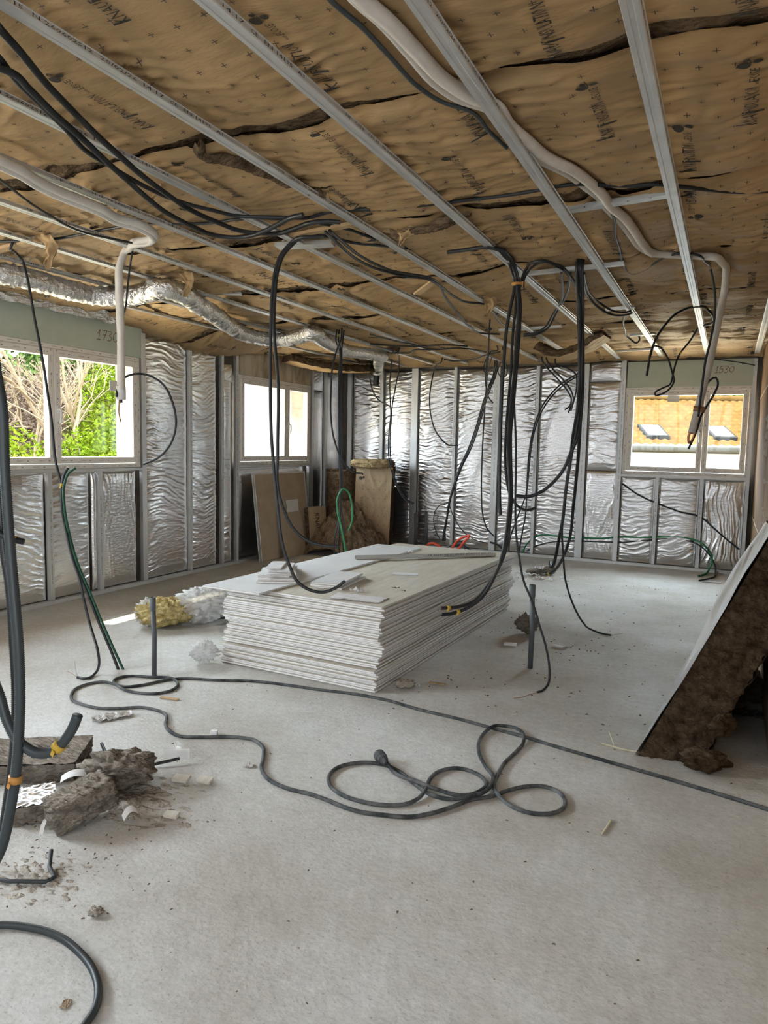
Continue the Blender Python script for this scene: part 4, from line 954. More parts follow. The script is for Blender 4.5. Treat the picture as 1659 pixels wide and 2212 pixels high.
board_panel('lintel_board', 'pale green board marked 1730 above the left window', (XL - .018, 3.3, HEAD + .002), (XL - .004, 5.40, 2.66), 'board_green',
            ('1730', .095), lambda u, v: np.stack([np.full_like(u, XL - .0025), 4.83 + u, 2.475 + v], -1))
board_panel('lintel_board', 'stained brown board above the middle window', (XL - .018, 6.99, HEAD + .002), (XL - .004, 8.66, 2.68), 'osb')
board_panel('lintel_board', 'pale green board marked 1530 above the far right window', (-1.25, YB + .004, HEAD - .022), (.235, YB + .018, 2.665), 'board_green',
            ('1530', .08), lambda u, v: np.stack([-.22 + u, np.full_like(u, YB + .0025), 2.50 + v], -1))

# ------------------------------------------------------------------ metal studs and foil sheets
def stud(label, plane, a, w, z0, z1, words=True, depth=.045, face=None, group='vertical steel studs'):
    """C stud: web plate facing the room, two returns and punched slots"""
    nb = NB(); b = MB()
    F = (XL if plane == 'x' else YB) if face is None else face
    def box(p0, p1, mi=0):
        if plane == 'x': b.mm((F - p0[1], p0[0], p0[2]), (F - p1[1], p1[0], p1[2]), mi)
        else: b.mm((p0[0], F + p0[1], p0[2]), (p1[0], F + p1[1], p1[2]), mi)
    box((a, 0, z0), (a + w, .0015, z1))
    box((a, .0015, z0), (a + .0015, depth, z1)); box((a + w - .0015, .0015, z0), (a + w, depth, z1))
    z = z0 + .35
    while z < z1 - .2 and not words:
        box((a + w * .42, -.001, z), (a + w * .62, 0, z + .05), 2); z += .62
    nb.add(np.array(b.v), np.array(b.f), 0)
    nb.M = [0]
    mats = ['steel', 'ink', 'steel_dark']
    if words:
        z = z1 - .25
        for wd in ['A1', 'EN 14195', 'CE', '14:37', '20/02/26', 'N 260602S40', 'CH 15', 'CSTB', 'NF', 'R48/3000', 'EST', 'PROFILES', 'NINK']:
            L = .0165 * len(wd)
            if z - L < z0 + .1: break
            if plane == 'x': fn = lambda u, v, z=z: np.stack([np.full_like(u, F + .0012), a + w * .36 + v, z - L + u], -1)
            else: fn = lambda u, v, z=z: np.stack([a + w * .62 - v, np.full_like(u, F - .0012), z - L + u], -1)
            nb.text(wd, fn, L, .013, 1); z -= L + .035
    o = nb.build('metal_stud', mats, smooth=False)
    tag(o, label, 'metal stud', group)
    return o


L1 = 'galvanised stud '
for lab, y, w, z0, z1, wd in [
    ('under the left window, first from the left edge', 4.255, .045, .04, SILL - .03, True),
    ('under the left window, beside the open slit in the foil', 4.815, .05, .04, SILL - .03, True),
    ('right of the left window, rising from floor to ceiling', 5.385, .06, .04, 2.62, False),
    ('with printed face between the first and second tall foil sheets', 6.10, .042, .04, 2.70, True),
    ('between the second tall foil sheet and the narrow foil strip', 6.655, .04, .04, 2.62, True),
    ('against the left side of the middle window', 6.93, .045, .04, 2.66, True),
    ('under the middle window beside its right corner', 8.60, .045, .04, SILL - .03, True),
    ('slotted, right of the middle window', 8.665, .05, .04, 2.70, False),
    ('slotted, between middle window and room corner', 9.05, .045, .04, 2.70, False)]:
    stud(L1 + lab, 'x', y, w, z0, z1, wd)
for lab, x, w, z0, z1, wd in [
    ('in the back corner, beside the brown rolls', -5.44, .07, .04, 2.70, False),
    ('of the back wall behind the paper covered roll', -4.87, .055, .04, 2.68, False),
    ('wide, of the back wall with two grey pipes at its foot', -4.335, .10, .04, 2.68, False),
    ('slim printed, of the back wall where the cable fan crosses', -3.66, .042, .04, 2.68, True),
    ('wide printed, of the back wall left of the black bundle', -3.055, .085, .04, 2.66, True),
    ('slim printed, of the back wall where the green cable starts', -2.445, .04, .04, 2.66, True),
    ('wide printed, of the back wall beside the right-hand bundle', -1.83, .09, .04, 2.66, True),
    ('printed, against the left side of the far right window', -1.325, .055, .04, 2.70, True),
    ('under the far right window, left of its middle', -.835, .04, .04, SILL - .06, True),
    ('under the far right window, right of its middle', -.31, .045, .04, SILL - .06, True),
    ('under the right corner of the far right window', .205, .04, .04, 2.66, False)]:
    stud(L1 + lab, 'y', x, w, z0, z1, wd)


def track(label, p, q, face_up=True):
    b = MB(); b.mm(p, q)
    o = b.build('metal_track', 'steel', bevel=.0015); tag(o, label, 'metal track', 'horizontal steel tracks'); return o


track('steel floor track along the foot of the left wall', (XL - .05, 1.8, 0), (XL + .004, 9.60, .038))
track('steel floor track along the foot of the back wall', (-5.38, YB - .004, 0), (.25, YB + .05, .038))
track('steel sill track under the left window', (XL - .05, 3.3, SILL - .032), (XL + .003, 5.385, SILL - .002))
track('steel sill track under the middle window', (XL - .05, 6.98, SILL - .032), (XL + .003, 8.66, SILL - .002))
track('steel sill track under the far right window', (-1.27, YB - .003, SILL - .063), (.245, YB + .05, SILL - .033))


def foil(label, plane, a0, a1, z0, z1, seed, back=.035, amp=1.0, vert=False, slit=None, face=None):
    """bulging, creased foil sheet in one bay"""
    F = (XL if plane == 'x' else YB) if face is None else face
    da, dz = (.0125, .008) if not vert else (.008, .0125)
    nu, nv = max(8, int((a1 - a0) / da)), max(8, int((z1 - z0) / dz))
    A, Z = np.meshgrid(np.linspace(a0, a1, nu), np.linspace(z0, z1, nv), indexing='ij')
    u = (A - a0) / (a1 - a0); v = (Z - z0) / (z1 - z0)
    pill = (4 * u * (1 - u)) ** .5 * np.minimum(1, np.minimum(v, 1 - v) * (z1 - z0) / .10) ** .5
    # creases fan out from the bay edges: mostly level, warped by slow noise
    wa = A + .16 * gnoise(A * 2.1, Z * 1.6, seed) + .03 * gnoise(A * 7, Z * 6, seed + 21); wz = Z + .20 * gnoise(A * 1.5 + 3, Z * 1.2, seed + 1) + .06 * gnoise(A * 4, Z * 3, seed + 2) + .012 * gnoise(A * 12, Z * 12, seed + 22)
    if vert: wa, wz = wz * .6 + A * .4, wa
    fan = (u - .5) * .35 * gnoise(Z * 1.4, A * 0 + seed, seed + 23)
    wz = wz + fan
    c = np.clip(1 - np.abs(gnoise(wa * 2.0, wz * 15, seed + 3)) * 3.4, 0, 1) ** 1.6 * .008 + np.clip(1 - np.abs(gnoise(wa * 4.2 + 7, wz * 31, seed + 4)) * 3.4, 0, 1) ** 1.4 * .0042 + .0022 * gnoise(wa * 10, wz * 55, seed + 5) + .003 * gnoise(wa * 6, wz * 9, seed + 6)
    edge_w = np.exp(-((u - .0) / .2) ** 2) + np.exp(-((u - 1) / .2) ** 2)
    mod = .25 + .55 * edge_w + .9 * np.clip(gnoise(A * 1.9, Z * 1.4, seed + 6) + .1, -.2, 1)
    h = pill * (.024 + .014 * gnoise(A * 2, Z * 1.5, seed + 8)) + amp * c * np.clip(mod, .10, 1.3) * np.minimum(1, pill * 3)
    D = back - h                                       # distance behind the stud face
    V = np.stack([F - D, A, Z], -1) if plane == 'x' else np.stack([A, F + D, Z], -1)
    f = grid_faces(nu, nv)
    if plane == 'y': f = f[:, ::-1]
    o = np_mesh('foil_sheet', V.reshape(-1, 3), [f], [0], ['foil'])
    tag(o, label, 'foil sheet', 'creased foil sheets on the walls')
    return o


B = .052
foil('creased foil sheet under the left window, left of its studs', 'x', 3.2, 4.245, .045, SILL - .04, 11, B)
foil('creased foil sheet under the left window between its two studs', 'x', 4.295, 4.735, .045, SILL - .04, 23, B, .9)
foil('torn strip of foil behind the slit under the left window', 'x', 4.765, 4.82, .045, SILL - .04, 29, B, .7, True)
foil('creased foil sheet under the left window at its right end, with vertical folds', 'x', 4.87, 5.33, .045, SILL - .04, 31, B, 1.2, True)
foil('tall foil sheet just right of the left window', 'x', 5.445, 6.10, .045, 2.66, 47, B, .9)
foil('tall foil sheet, second right of the left window', 'x', 6.145, 6.60, .045, 2.62, 53, B, 1.0)
foil('narrow tall foil strip left of the middle window', 'x', 6.70, 6.88, .045, 2.42, 61, B, .8)
foil('dark foil sheet under the middle window behind the leaning boards', 'x', 7.0, 8.58, .045, SILL - .04, 67, B + .03, .5)
foil('foil sheet right of the middle window, lower sheet', 'x', 8.72, 9.04, .045, 2.30, 71, B, .35)
foil('small foil sheet at the top right of the middle window', 'x', 8.72, 9.04, 2.315, 2.70, 73, B, .35)
foil('foil strip in the back corner of the left wall', 'x', 9.10, 9.58, .045, 2.70, 79, B, .4)
foil('shiny foil sheet of the back wall, first from the corner', 'y', -5.36, -4.87, .045, 2.66, 83, B, 1.0)
foil('shiny foil sheet of the back wall, second from the corner, behind the hooked cables', 'y', -4.81, -4.335, .045, 2.66, 89, B, 1.15)
foil('shiny foil sheet of the back wall, third from the corner, pinched at its left edge', 'y', -4.23, -3.66, .045, 2.66, 97, B, 1.2)
foil('shiny foil sheet of the back wall, fourth from the corner, behind the cable fan', 'y', -3.615, -3.055, .045, 2.66, 101, B, 1.1)
foil('shiny foil sheet of the back wall, fifth from the corner, behind the central bundle', 'y', -2.965, -2.445, .045, 2.66, 103, B, 1.1)
foil('shiny foil sheet of the back wall, sixth from the corner, at the green cable start', 'y', -2.40, -1.83, .045, 2.66, 107, B, 1.0)
foil('upper foil sheet left of the far right window', 'y', -1.735, -1.325, 1.245, 2.42, 109, B, .8)
foil('lower foil sheet left of the far right window', 'y', -1.735, -1.325, .045, 1.235, 113, B, 1.1, True)
foil('small foil sheet at the ceiling left of the green 1530 board', 'y', -1.735, -1.325, 2.43, 2.70, 117, B, .9)
foil('foil sheet under the far right window, left bay', 'y', -1.265, -.84, .045, SILL - .07, 127, B, .8)
foil('foil sheet under the far right window, middle bay', 'y', -.79, -.315, .045, SILL - .07, 131, B, 1.0)
foil('crumpled foil sheet under the far right window, right bay with torn slits', 'y', -.26, .205, .045, SILL - .07, 137, B, 1.5, True)
# loose foil over the green board at the ceiling
A, T = np.meshgrid(np.linspace(3.2, 5.0, 150), np.linspace(0, 1, 24), indexing='ij')
Zs = 2.64 + .10 * T + .012 * fbm(A * 6, T * 3, 5, 3)
Xs = XL + .05 + .06 * T + .03 * ridge(A * 5, T * 2, 8) ** 2 + .015 * gnoise(A * 14, T * 5, 6)
o = np_mesh('foil_flap', np.stack([Xs, A, Zs], -1).reshape(-1, 3), [grid_faces(150, 24)], [0], ['foil_duct'])
tag(o, 'crumpled foil edge hanging from the ceiling above the left window board', 'foil')
# a spare piece of foil standing up beside the narrow strip
o = foil('small curled foil offcut beside the middle window, left side', 'x', 6.70, 6.88, 2.25, 2.46, 141, B - .02, 1.4)


# ------------------------------------------------------------------ silver duct, pipes, cables
def crinkle_duct(label, pts, r, seed):
    P = spline(pts, .02)
    V, F, caps = np_tube(P, r, 28)
    n = len(P)
    i, k = np.meshgrid(np.arange(n), np.arange(28), indexing='ij')
    ang = k * 2 * np.pi / 28
    d = .010 * (gnoise(i * .55, np.cos(ang) * 2.2 + 4, seed) + gnoise(i * .9, np.sin(ang) * 3.1, seed + 1)) + .006 * np.sin(i * 1.9 + 2 * gnoise(i * .3, ang * 0 + 1, 2))
    V = V.reshape(n, 28, 3); V = P[:, None] + (V - P[:, None]) * (1 + d / r)[..., None]
    o = np_mesh('flexible_duct', V.reshape(-1, 3), [F] + caps, [0, 0, 0], ['foil_duct'])
    tag(o, label, 'duct'); return o


DU = PATHS['duct']
crinkle_duct('silver foil flexible duct hanging in sags below the ceiling along the left side', DU, .072, 3)
de = PATHS['duct_end']
nm = top('flexible_duct', 'short silver duct end hanging down at the back wall with a black ribbed tip', 'duct', None, de[0])
P = spline([de[0], ((de[0][0] + de[1][0]) / 2, de[0][1], de[0][2] - .13)], .02)
V, F, caps = np_tube(P, .062, 20)
np_mesh('foil_sleeve', V + .006 * np.stack([gnoise(V[:, 0] * 40, V[:, 2] * 40, q) for q in (1, 2, 3)], -1), [F], [0], ['foil_duct'], nm)
hose('ribbed_tip', [P[-1] + np.array([0, 0, .03]), de[1]], .05, 'conduit', nm, pitch=.016, seg=16)

for _k in ('back_a', 'back_b0', 'back_b1', 'back_b2', 'back_e', 'back_f', 'corner_a', 'corner_b', 'corner_c', 'corner_d', 'mid_a', 'mid_b', 'mid_c', 'wr_a', 'wr_b', 'wr_c', 'wr_d', 'wr_e', 'right_a', 'right_b', 'right_c', 'right_d', 'win_cable'):
    _p = PATHS[_k][0]
    PATHS[_k].insert(0, (_p[0], _p[1] + .02, 2.74))
for _k in ('back_g', 'back_h'):
    PATHS[_k].insert(0, (PATHS[_k][0][0] - .03, PATHS[_k][0][1], 2.765))
for _k, _d in (('fore_a', (-.04, -.02)), ('fore_c', (-.05, .0)), ('fore_b', (-.10, -.03))):
    _p = PATHS[_k][0]
    PATHS[_k][0:0] = [(_p[0] + _d[0] * 1.5, _p[1] + _d[1] * 1.5, 2.74), (_p[0] + _d[0], _p[1] + _d[1], (_p[2] + 2.74) / 2)]
for _k in ('sweep_a', 'sweep_b', 'sweep_c'):
    _p, _q = PATHS[_k][0], PATHS[_k][1]
    PATHS[_k][0:0] = [(_p[0] + (_p[0] - _q[0]) * 4, _p[1] + (_p[1] - _q[1]) * 4, 2.745), (_p[0] + (_p[0] - _q[0]) * 2, _p[1] + (_p[1] - _q[1]) * 2, 2.70)]
CAB = []
def cable(key, label, r=.0095, mt='conduit', pitch=.008, tape=None, cat='cable', name='conduit', group=None, tmat='tape'):
    pts = PATHS[key]
    o = hose(name, pts, r, mt, pitch=pitch, seg=8 if r < .012 else 12)
    tag(o, label, cat, group)
    if tape is not None:
        P = spline(pts, .01); i = int(tape * (len(P) - 1))
        seg = P[max(0, i - 1):i + 2]
        V, F, caps = np_tube(seg, r * 1.25, 10)
        np_mesh('tape_band', V, [F] + caps, [0, 0, 0], [tmat], o)
        b = MB()
        c = Vector(P[i]); b.box(c + Vector((.0, -r * 1.4, -.012)), (.012, .0015, .018), Matrix.Rotation(.5, 3, 'Y'))
        b.build('tape_tail', tmat, o)
    return o


NEAR = dict(pitch=.0052)
cable('sweep_a', 'black ribbed conduit sweeping from upper left, upper one of three', .0125, 'conduit', .006)
cable('sweep_b', 'black ribbed conduit sweeping from upper left, lowest of three', .0125, 'conduit', .006)
cable('sweep_c', 'black conduit sweeping from upper left, hidden between the two ribbed ones', .0105, 'conduit', .006)
cable('seam_run', 'black conduit lying along the open ceiling seam to the right edge', .0105)
cable('cross_run', 'black cable crossing behind the left ceiling rails to the conduit knot', .009)
cable('thin_left', 'thin black cable from the left edge that turns down behind the white pipe drop', .0065, pitch=0, name='cable')
cable('win_cable', 'black cable crossing the left window and ending on the floor in bare wires', .0085, pitch=0, tape=None, name='cable')
for k, nm_ in (('wire_l1', 'wire_brown'), ('wire_l2', 'wire_grey')):
    pass
root = [o for o in COL.objects if o.get('label', '').startswith('black cable crossing the left window')][0]
hose('wire', PATHS['wire_l1'], .0016, 'wire_brown', root); hose('wire', PATHS['wire_l2'], .0016, 'wire_grey', root)
cable('green_up', 'dark green conduit rising from the floor in front of the left window', .0095, 'conduit_dkgreen', .008)
cable('black_up', 'black conduit taped to the green one rising from the floor by the left window', .0105, 'conduit', .008, tape=.09)
cable('u_front', 'black conduit in a deep hanging loop, front of the pair, ending over the stack', .0105, pitch=.007)
cable('u_back', 'black conduit hanging in a loop, rear one of the pair, ending near the leaning boards', .0105, pitch=.007)
CB = 'conduits of the central hanging bundle'
cable('hang_a', 'long black conduit of the central bundle, upper end lying across the board stack', .0115, pitch=.007, tape=.965, group=CB)
cable('hang_b', 'long black conduit of the central bundle, lower end lying across the board stack', .0115, pitch=.007, tape=.985, group=CB)
cable('hang_c', 'black conduit of the central bundle hanging straight with its cut end in mid air', .0125, pitch=.008, group=CB)
cable('hang_d', 'black conduit of the central bundle ending in an upturned hook to the right', .0105, pitch=.007, group=CB)
e = cable('hang_e', 'thin black cable of the central bundle reaching the floor beside the right grey pipe', .0075, pitch=0, group=CB, name='cable')
hose('wire', PATHS['wire_e'], .002, 'wire_brown', e)
# orange tie round the central bundle
tie = PATHS['hang_a'][7]
b = MB(); b.tube([Vector(tie) + Vector((0, 0, .006)), Vector(tie) - Vector((0, 0, .006))], .036, 16)
b.tube([Vector(tie) + Vector((.03, -.02, 0)), Vector(tie) + Vector((.05, -.03, .004)), Vector(tie) + Vector((.045, -.03, -.04))], .004, 5)
tag(b.build('tie_wrap', 'tape_orange', smooth=True), 'orange tape tie round the top of the central cable bundle', 'tape')
cable('arc_a', 'black conduit arching from the central bundle over to the right bundle, upper', .010)
cable('arc_b', 'black conduit arching from the central bundle over to the right bundle, inner', .009)
RB = 'conduits of the right hanging bundle'
cable('right_a', 'black conduit of the right bundle reaching down to a curled tip above the floor litter', .0125, pitch=.008, group=RB)
cable('right_b', 'black conduit of the right bundle curving left onto the floor litter by the back wall', .0125, pitch=.008, tape=.97, group=RB)
cable('right_c', 'black conduit of the right bundle swinging left to a level open end', .0125, pitch=.008, group=RB)
e = cable('right_d', 'thin black cable of the right bundle trailing onto the floor at right', .0075, pitch=0, group=RB, name='cable')
hose('wire', PATHS['wire_r'], .0018, 'wire_brown', e)
tie = PATHS['right_b'][2]
b = MB(); b.tube([Vector(tie) + Vector((0, 0, .005)), Vector(tie) - Vector((0, 0, .005))], .030, 16)
tag(b.build('tie_wrap', 'tape_orange', smooth=True), 'orange tape tie round the top of the right cable bundle', 'tape')
for k, lab in (('ceil_r1', 'right of the right bundle, upper one of a pair'), ('ceil_r2', 'right of the right bundle, lower one of a pair'), ('ceil_r3', 'hook-shaped, near the far end of the second rail'),
               ('ceil_r4', 'drooping between rails behind the cable arch, left of two'), ('ceil_r5', 'drooping between rails behind the cable arch, right of two'),
               ('ceil_m1', 'long, sagging across the middle of the ceiling past the short batten'), ('ceil_m2', 'sagging across the middle ceiling, ending at the central bundle'),
               ('ceil_m3', 'leaving the conduit knot toward the right, upper'), ('ceil_m4', 'leaving the conduit knot toward the right, along the open seam'),
               ('ceil_f1', 'farthest long run under the ceiling toward the back wall'), ('ceil_f2', 'short level run above the hooked back wall cables'),
               ('ceil_f3', 'short sagging run close to the back wall top'), ('ceil_f4', 'small sagging run left of the hooked back wall cables')):
    cable(k, 'black ceiling cable, ' + lab, .009, pitch=0, name='cable')
HB = 'cables hanging before the foil back wall'
cable('back_a', 'black cable hooking down and right before the foil, left of the cable fan', .0095, pitch=0, group=HB, name='cable')
for q, lab in enumerate(('left', 'middle', 'right')):
    cable('back_b%d' % q, 'black cable of the slanting fan before the back wall, %s of three' % lab, .009, pitch=0, group=HB, name='cable', tape=.86 if q == 0 else None)
cable('back_c', 'thin black loop at the foot of the slanting cable fan', .0065, pitch=0, name='cable')
cable('back_d', 'thin black cable leading right from the foot of the slanting fan', .0065, pitch=0, name='cable')
cable('back_e', 'black cable hanging left of the central bundle with its foot bent right', .0075, pitch=0, name='cable')
cable('back_f', 'short black hook of cable high before the back wall left of the central bundle', .009, pitch=0, name='cable')
cable('back_g', 'small black cable loop at the ceiling left of the central bundle', .007, pitch=0, name='cable')
cable('back_h', 'small black cable loop at the ceiling behind the central bundle', .007, pitch=0, name='cable')
CC = 'cables of the corner bundle'
for k, lab in (('corner_a', 'with its foot bent to the right'), ('corner_b', 'with its foot swung to the left'), ('corner_c', 'hanging straightest')):
    PATHS[k][-1] = (PATHS[k][-1][0], PATHS[k][-1][1] + .15, .012)
    cable(k, 'black cable of the bundle before the brown rolls, ' + lab, .0085, pitch=0, group=CC, name='cable', tape=.03 if k == 'corner_a' else None)
cable('corner_d', 'black conduit arcing down from the corner bundle to a loose end at right', .0105, group=CC)
PATHS['corner_g1'][-1] = (PATHS['corner_g1'][-1][0], PATHS['corner_g1'][-1][1] + .15, .012)
cable('corner_g1', 'green conduit at the corner bundle running down to the floor', .0105, 'conduit_green')
cable('corner_g2', 'green conduit at the corner bundle arching over to a loose end', .0105, 'conduit_green')
cable('mid_a', 'black hook of cable under the silver duct end', .010, pitch=0, name='cable')
cable('mid_b', 'black cable of the twisted pair before the second foil sheet, left strand', .0095, pitch=0, tape=.30, name='cable')
cable('mid_c', 'black cable of the twisted pair before the second foil sheet, right strand', .0095, pitch=0, tape=.82, name='cable')
for k, lab in (('wr_a', 'long one reaching the floor track'), ('wr_b', 'long, foot swung left'), ('wr_c', 'frayed and farther left'), ('wr_d', 'frayed and nearer the bundle'), ('wr_e', 'shortest, bunched at the top')):
    cable(k, 'black cable at the back wall by the right bundle, ' + lab, .0105, pitch=0, group=HB, name='cable')
cable('skirt_green', 'green conduit running low through the back wall studs', .0125, 'conduit_green', .010)
cable('skirt_black', 'black conduit running low through the back wall studs below the green one', .0105, 'conduit', .010)
cable('skirt_diag', 'black conduit slanting down across the foil under the far right window', .0115, 'conduit', .010)
cable('skirt_stub', 'short black conduit end on the floor below the far right window', .009, 'conduit', 0)
cable('thin_right', 'thin black cable dipping under the ceiling and following the right white pipe down', .0075, pitch=0, name='cable')
cable('loop_right', 'black conduit arching from the right ceiling to a cut end above the green 1530 board', .0105)
cable('loop_right2', 'black cable folded and taped into a loop before the far right window', .0085, pitch=0, tape=.2, name='cable')
cable('thin_win3', 'thin black cable along the top of the green 1530 board', .007, pitch=0, name='cable')
cable('fore_a', 'thick ribbed conduit hanging at the left edge, nearest the camera', .0150, 'conduit_grey', .0062, tape=.885, tmat='tape_orange')
cable('fore_b', 'thick ribbed conduit at the left edge ending in an upturned open end', .0150, 'conduit_grey', .0062, tape=.955)
cable('fore_c', 'ribbed black conduit at the left edge behind the nearest one', .0125, 'conduit', .006)
cable('fore_d', 'short black stub of cable with yellow tag poking in at the left edge', .0095, 'conduit', 0, tape=.85, name='cable')
cable('fore_floor', 'ribbed conduit curving across the floor in the bottom left corner', .0115, 'conduit_grey', .0056)
# red and grey conduit tails rising from the floor behind the stack
for q, (pts, mt_, lab, r) in enumerate([
    ([(-3.62, 8.75, .01), (-3.66, 8.74, .14), (-3.55, 8.7, .21), (-3.38, 8.68, .14), (-3.30, 8.66, .03), (-3.2, 8.66, .12), (-3.05, 8.64, .30), (-3.0, 8.64, .36), (-3.1, 8.66, .33), (-3.3, 8.7, .1), (-3.34, 8.7, .01)], 'conduit_red', 'red conduit loop showing over the far edge of the board stack', .018),
    ([(-3.5, 8.85, .01), (-3.4, 8.84, .14), (-3.2, 8.8, .20), (-2.95, 8.75, .12), (-2.75, 8.7, .02)], 'conduit_grey', 'grey conduit tail behind the stack crossing the red one, longer', .015),
    ([(-3.35, 8.8, .01), (-3.28, 8.78, .18), (-3.15, 8.74, .26), (-3.08, 8.7, .16), (-3.2, 8.66, .04)], 'conduit_grey', 'grey conduit tail looped inside the red one behind the stack', .015),
    ([(-2.65, 8.9, .01), (-2.60, 8.88, .16), (-2.68, 8.86, .24), (-2.78, 8.84, .27)], 'conduit_grey', 'grey conduit end standing hooked behind the far right of the stack', .015)]):
    o = hose('conduit', pts, r, mt_, pitch=.01, seg=10); tag(o, lab, 'cable')


def pipe_pair(name, label, keys, r, cat='pipe'):
    root = top(name, label, cat, None, PATHS[keys[0]][0])
    for k in keys: hose('foam_sleeve', PATHS[k], r, 'sleeve', root, seg=14)
    return root


def offset(key, d, new):
    PATHS[new] = [tuple(np.array(p) + np.array(d)) for p in PATHS[key]]


offset('white_left', (.034, -.02, .008), 'white_left2')
rt = pipe_pair('insulated_pipe', 'white foam pipe pair hanging from the left ceiling before the window', ['white_left', 'white_left2'], .021)
e_ = PATHS['white_left'][-1]
b = MB(); b.tube([Vector(e_) + Vector((.017, -.01, .03)), Vector(e_) + Vector((.017, -.01, -.055))], .030, 12); b.build('tape_cuff', 'paper', rt, smooth=True)
hose('copper_end', [tuple(np.array(e_) + np.array((0, 0, -.03))), tuple(np.array(e_) + np.array((.002, 0, -.075)))], .012, 'dark_plastic', rt)
hose('wire', PATHS['white_left_wires'], .0035, 'wire_brown', rt)
hose('wire', [tuple(np.array(p) + np.array((.012 * (1 - i / 3), 0, .0))) for i, p in enumerate(PATHS['white_left_wires'])], .0035, 'wire_brown', rt)
cable('white_left_loop', 'black cable looping in a wide circle from the hanging white pipes beside the left window', .0075, pitch=0, name='cable')
rt = pipe_pair('insulated_pipe', 'white foam pipe winding over the right ceiling rails, hanging before the far window', ['white_right'], .0235)
e_ = np.array(PATHS['white_right'][-1])
hose('copper_end', [tuple(e_ + np.array((.0, 0, .02))), tuple(e_ + np.array((-.02, 0, -.03))), tuple(e_ + np.array((-.012, 0, -.075)))], .008, 'copper', rt)
hose('copper_end', [tuple(e_ + np.array((.018, 0, .02))), tuple(e_ + np.array((.012, 0, -.03))), tuple(e_ + np.array((-.008, 0, -.07)))], .006, 'copper', rt)
k_ = Vector(PATHS['white_right'][-2]); b = MB(); b.tube([k_ + Vector((.012, -.004, .018)), k_ + Vector((.008, -.004, -.018))], .038, 14); b.build('twine', 'wire_brown', rt, smooth=True)
o = hose('insulated_pipe', PATHS['white_right_b'], .014, 'sleeve', seg=12); tag(o, 'second, slimmer white foam pipe running alongside over the right ceiling rails', 'pipe')
cable('white_right_cab', 'thin black cable looped and tied to the end of the right white pipe', .0075, pitch=0, name='cable')
off = [(p[0] - .05, p[1] - .03, p[2] - .012) for p in PATHS['white_right_b'][:9]]
o = hose('conduit', off, .008, 'conduit_grey', pitch=.007); tag(o, 'dark ribbed cable alongside the white pipes at the top of the ceiling', 'cable')


# the power cable on the floor: later turns lie over earlier ones
def floor_cable(pts, r):
    P = spline(pts, .02)
    n = len(P); z = np.full(n, r)
    for i in range(n):
        d = np.hypot(P[:max(0, i - 12), 0] - P[i, 0], P[:max(0, i - 12), 1] - P[i, 1])
        hit = np.where(d < r * 2.2)[0]
        if len(hit): z[i] = z[hit].max() + 2 * r
    k = np.array([1, 2, 3, 4, 3, 2, 1.]); k /= k.sum()
    zs = np.maximum(z, np.convolve(np.pad(z, 3, 'edge'), k, 'valid'))
    for _ in range(2): zs = np.maximum(np.convolve(np.pad(zs, 3, 'edge'), k, 'valid'), r)
    P[:, 2] = zs
    return P


P = floor_cable(PATHS['power'], .0088)
V, F, caps = np_tube(P, .0088, 9)
rt = top('extension_cable', 'long dusty grey rubber cable coiled across the middle of the floor with a plug end', 'cable', None, tuple(P[len(P) // 2] * np.array([1, 1, 0])))
np_mesh('cable_sheath', V, [F] + caps, [0, 0, 0], ['rubber'], rt)
pl_ = [np.array(p) for p in PATHS['plug']]
d_ = (pl_[2] - pl_[0]); d_ /= np.linalg.norm(d_)
prof = [(0, .010), (.012, .014), (.03, .017), (.035, .024), (.055, .024), (.06, .028), (.095, .0285), (.10, .026), (.101, .018), (.085, .017)]
Q = np.array([pl_[0] + d_ * t + np.array([0, 0, .006]) for t, _ in prof]); V, F, caps = np_tube(Q, np.array([q[1] for q in prof]), 14)
V[:, 2] = np.maximum(V[:, 2], .002)
pg = np_mesh('plug', V, [F] + caps, [0, 0, 0], ['rubber'], rt, smooth=False)
b = MB(); c = pl_[0] + d_ * .045
b.box(Vector(c) + Vector((0, 0, .028)), (.012, .03, .008), Matrix.Rotation(math.atan2(d_[0], d_[1]) * -1, 3, 'Z')); b.build('plug_clip', 'dark_plastic', pg)


def grey_pipe(label, x, y, h, r, collar=True):
    root = top('grey_pipe', label, 'pipe', None, (x, y, 0))
    b = MB(); b.tube([(x, y, -.02), (x + .004, y, h * .5), (x - .006, y, h - .05)], r, 16); b.build('pipe_body', 'pvc_grey', root, smooth=True)
    if collar:
        n = 16; vs, fs = [], []
        for (zz, rr) in ((h - .09, r * 1.0), (h - .085, r * 1.18), (h, r * 1.18), (h, r * .98), (h - .03, r * .96)):
            vs += [(x - .006 + rr * math.cos(2 * math.pi * k / n), y + rr * math.sin(2 * math.pi * k / n), zz) for k in range(n)]
        fs = [(i * n + k, i * n + (k + 1) % n, (i + 1) * n + (k + 1) % n, (i + 1) * n + k) for i in range(4) for k in range(n)] + [tuple(range(4 * n, 5 * n))]
        b = MB(); b.add(vs, fs); b.build('socket_collar', 'pvc_grey', root, smooth=True)
    return root


grey_pipe('upright grey plastic pipe stub left of the board stack', -3.241, 3.264, .515, .0165)
grey_pipe('upright grey plastic pipe stub right of the board stack', -1.146, 4.653, .585, .0185)
grey_pipe('slim grey pipe standing at the back wall behind the stack, left of two', -4.13, 9.45, .58, .022, False)
grey_pipe('slim grey pipe standing at the back wall behind the stack, right of two', -3.96, 9.45, .62, .022, False)

# ------------------------------------------------------------------ the stack of plasterboards
def ordinal(n):
    return '%d%s' % (n, 'th' if 10 <= n % 100 <= 20 else {1: 'st', 2: 'nd', 3: 'rd'}.get(n % 10, 'th'))


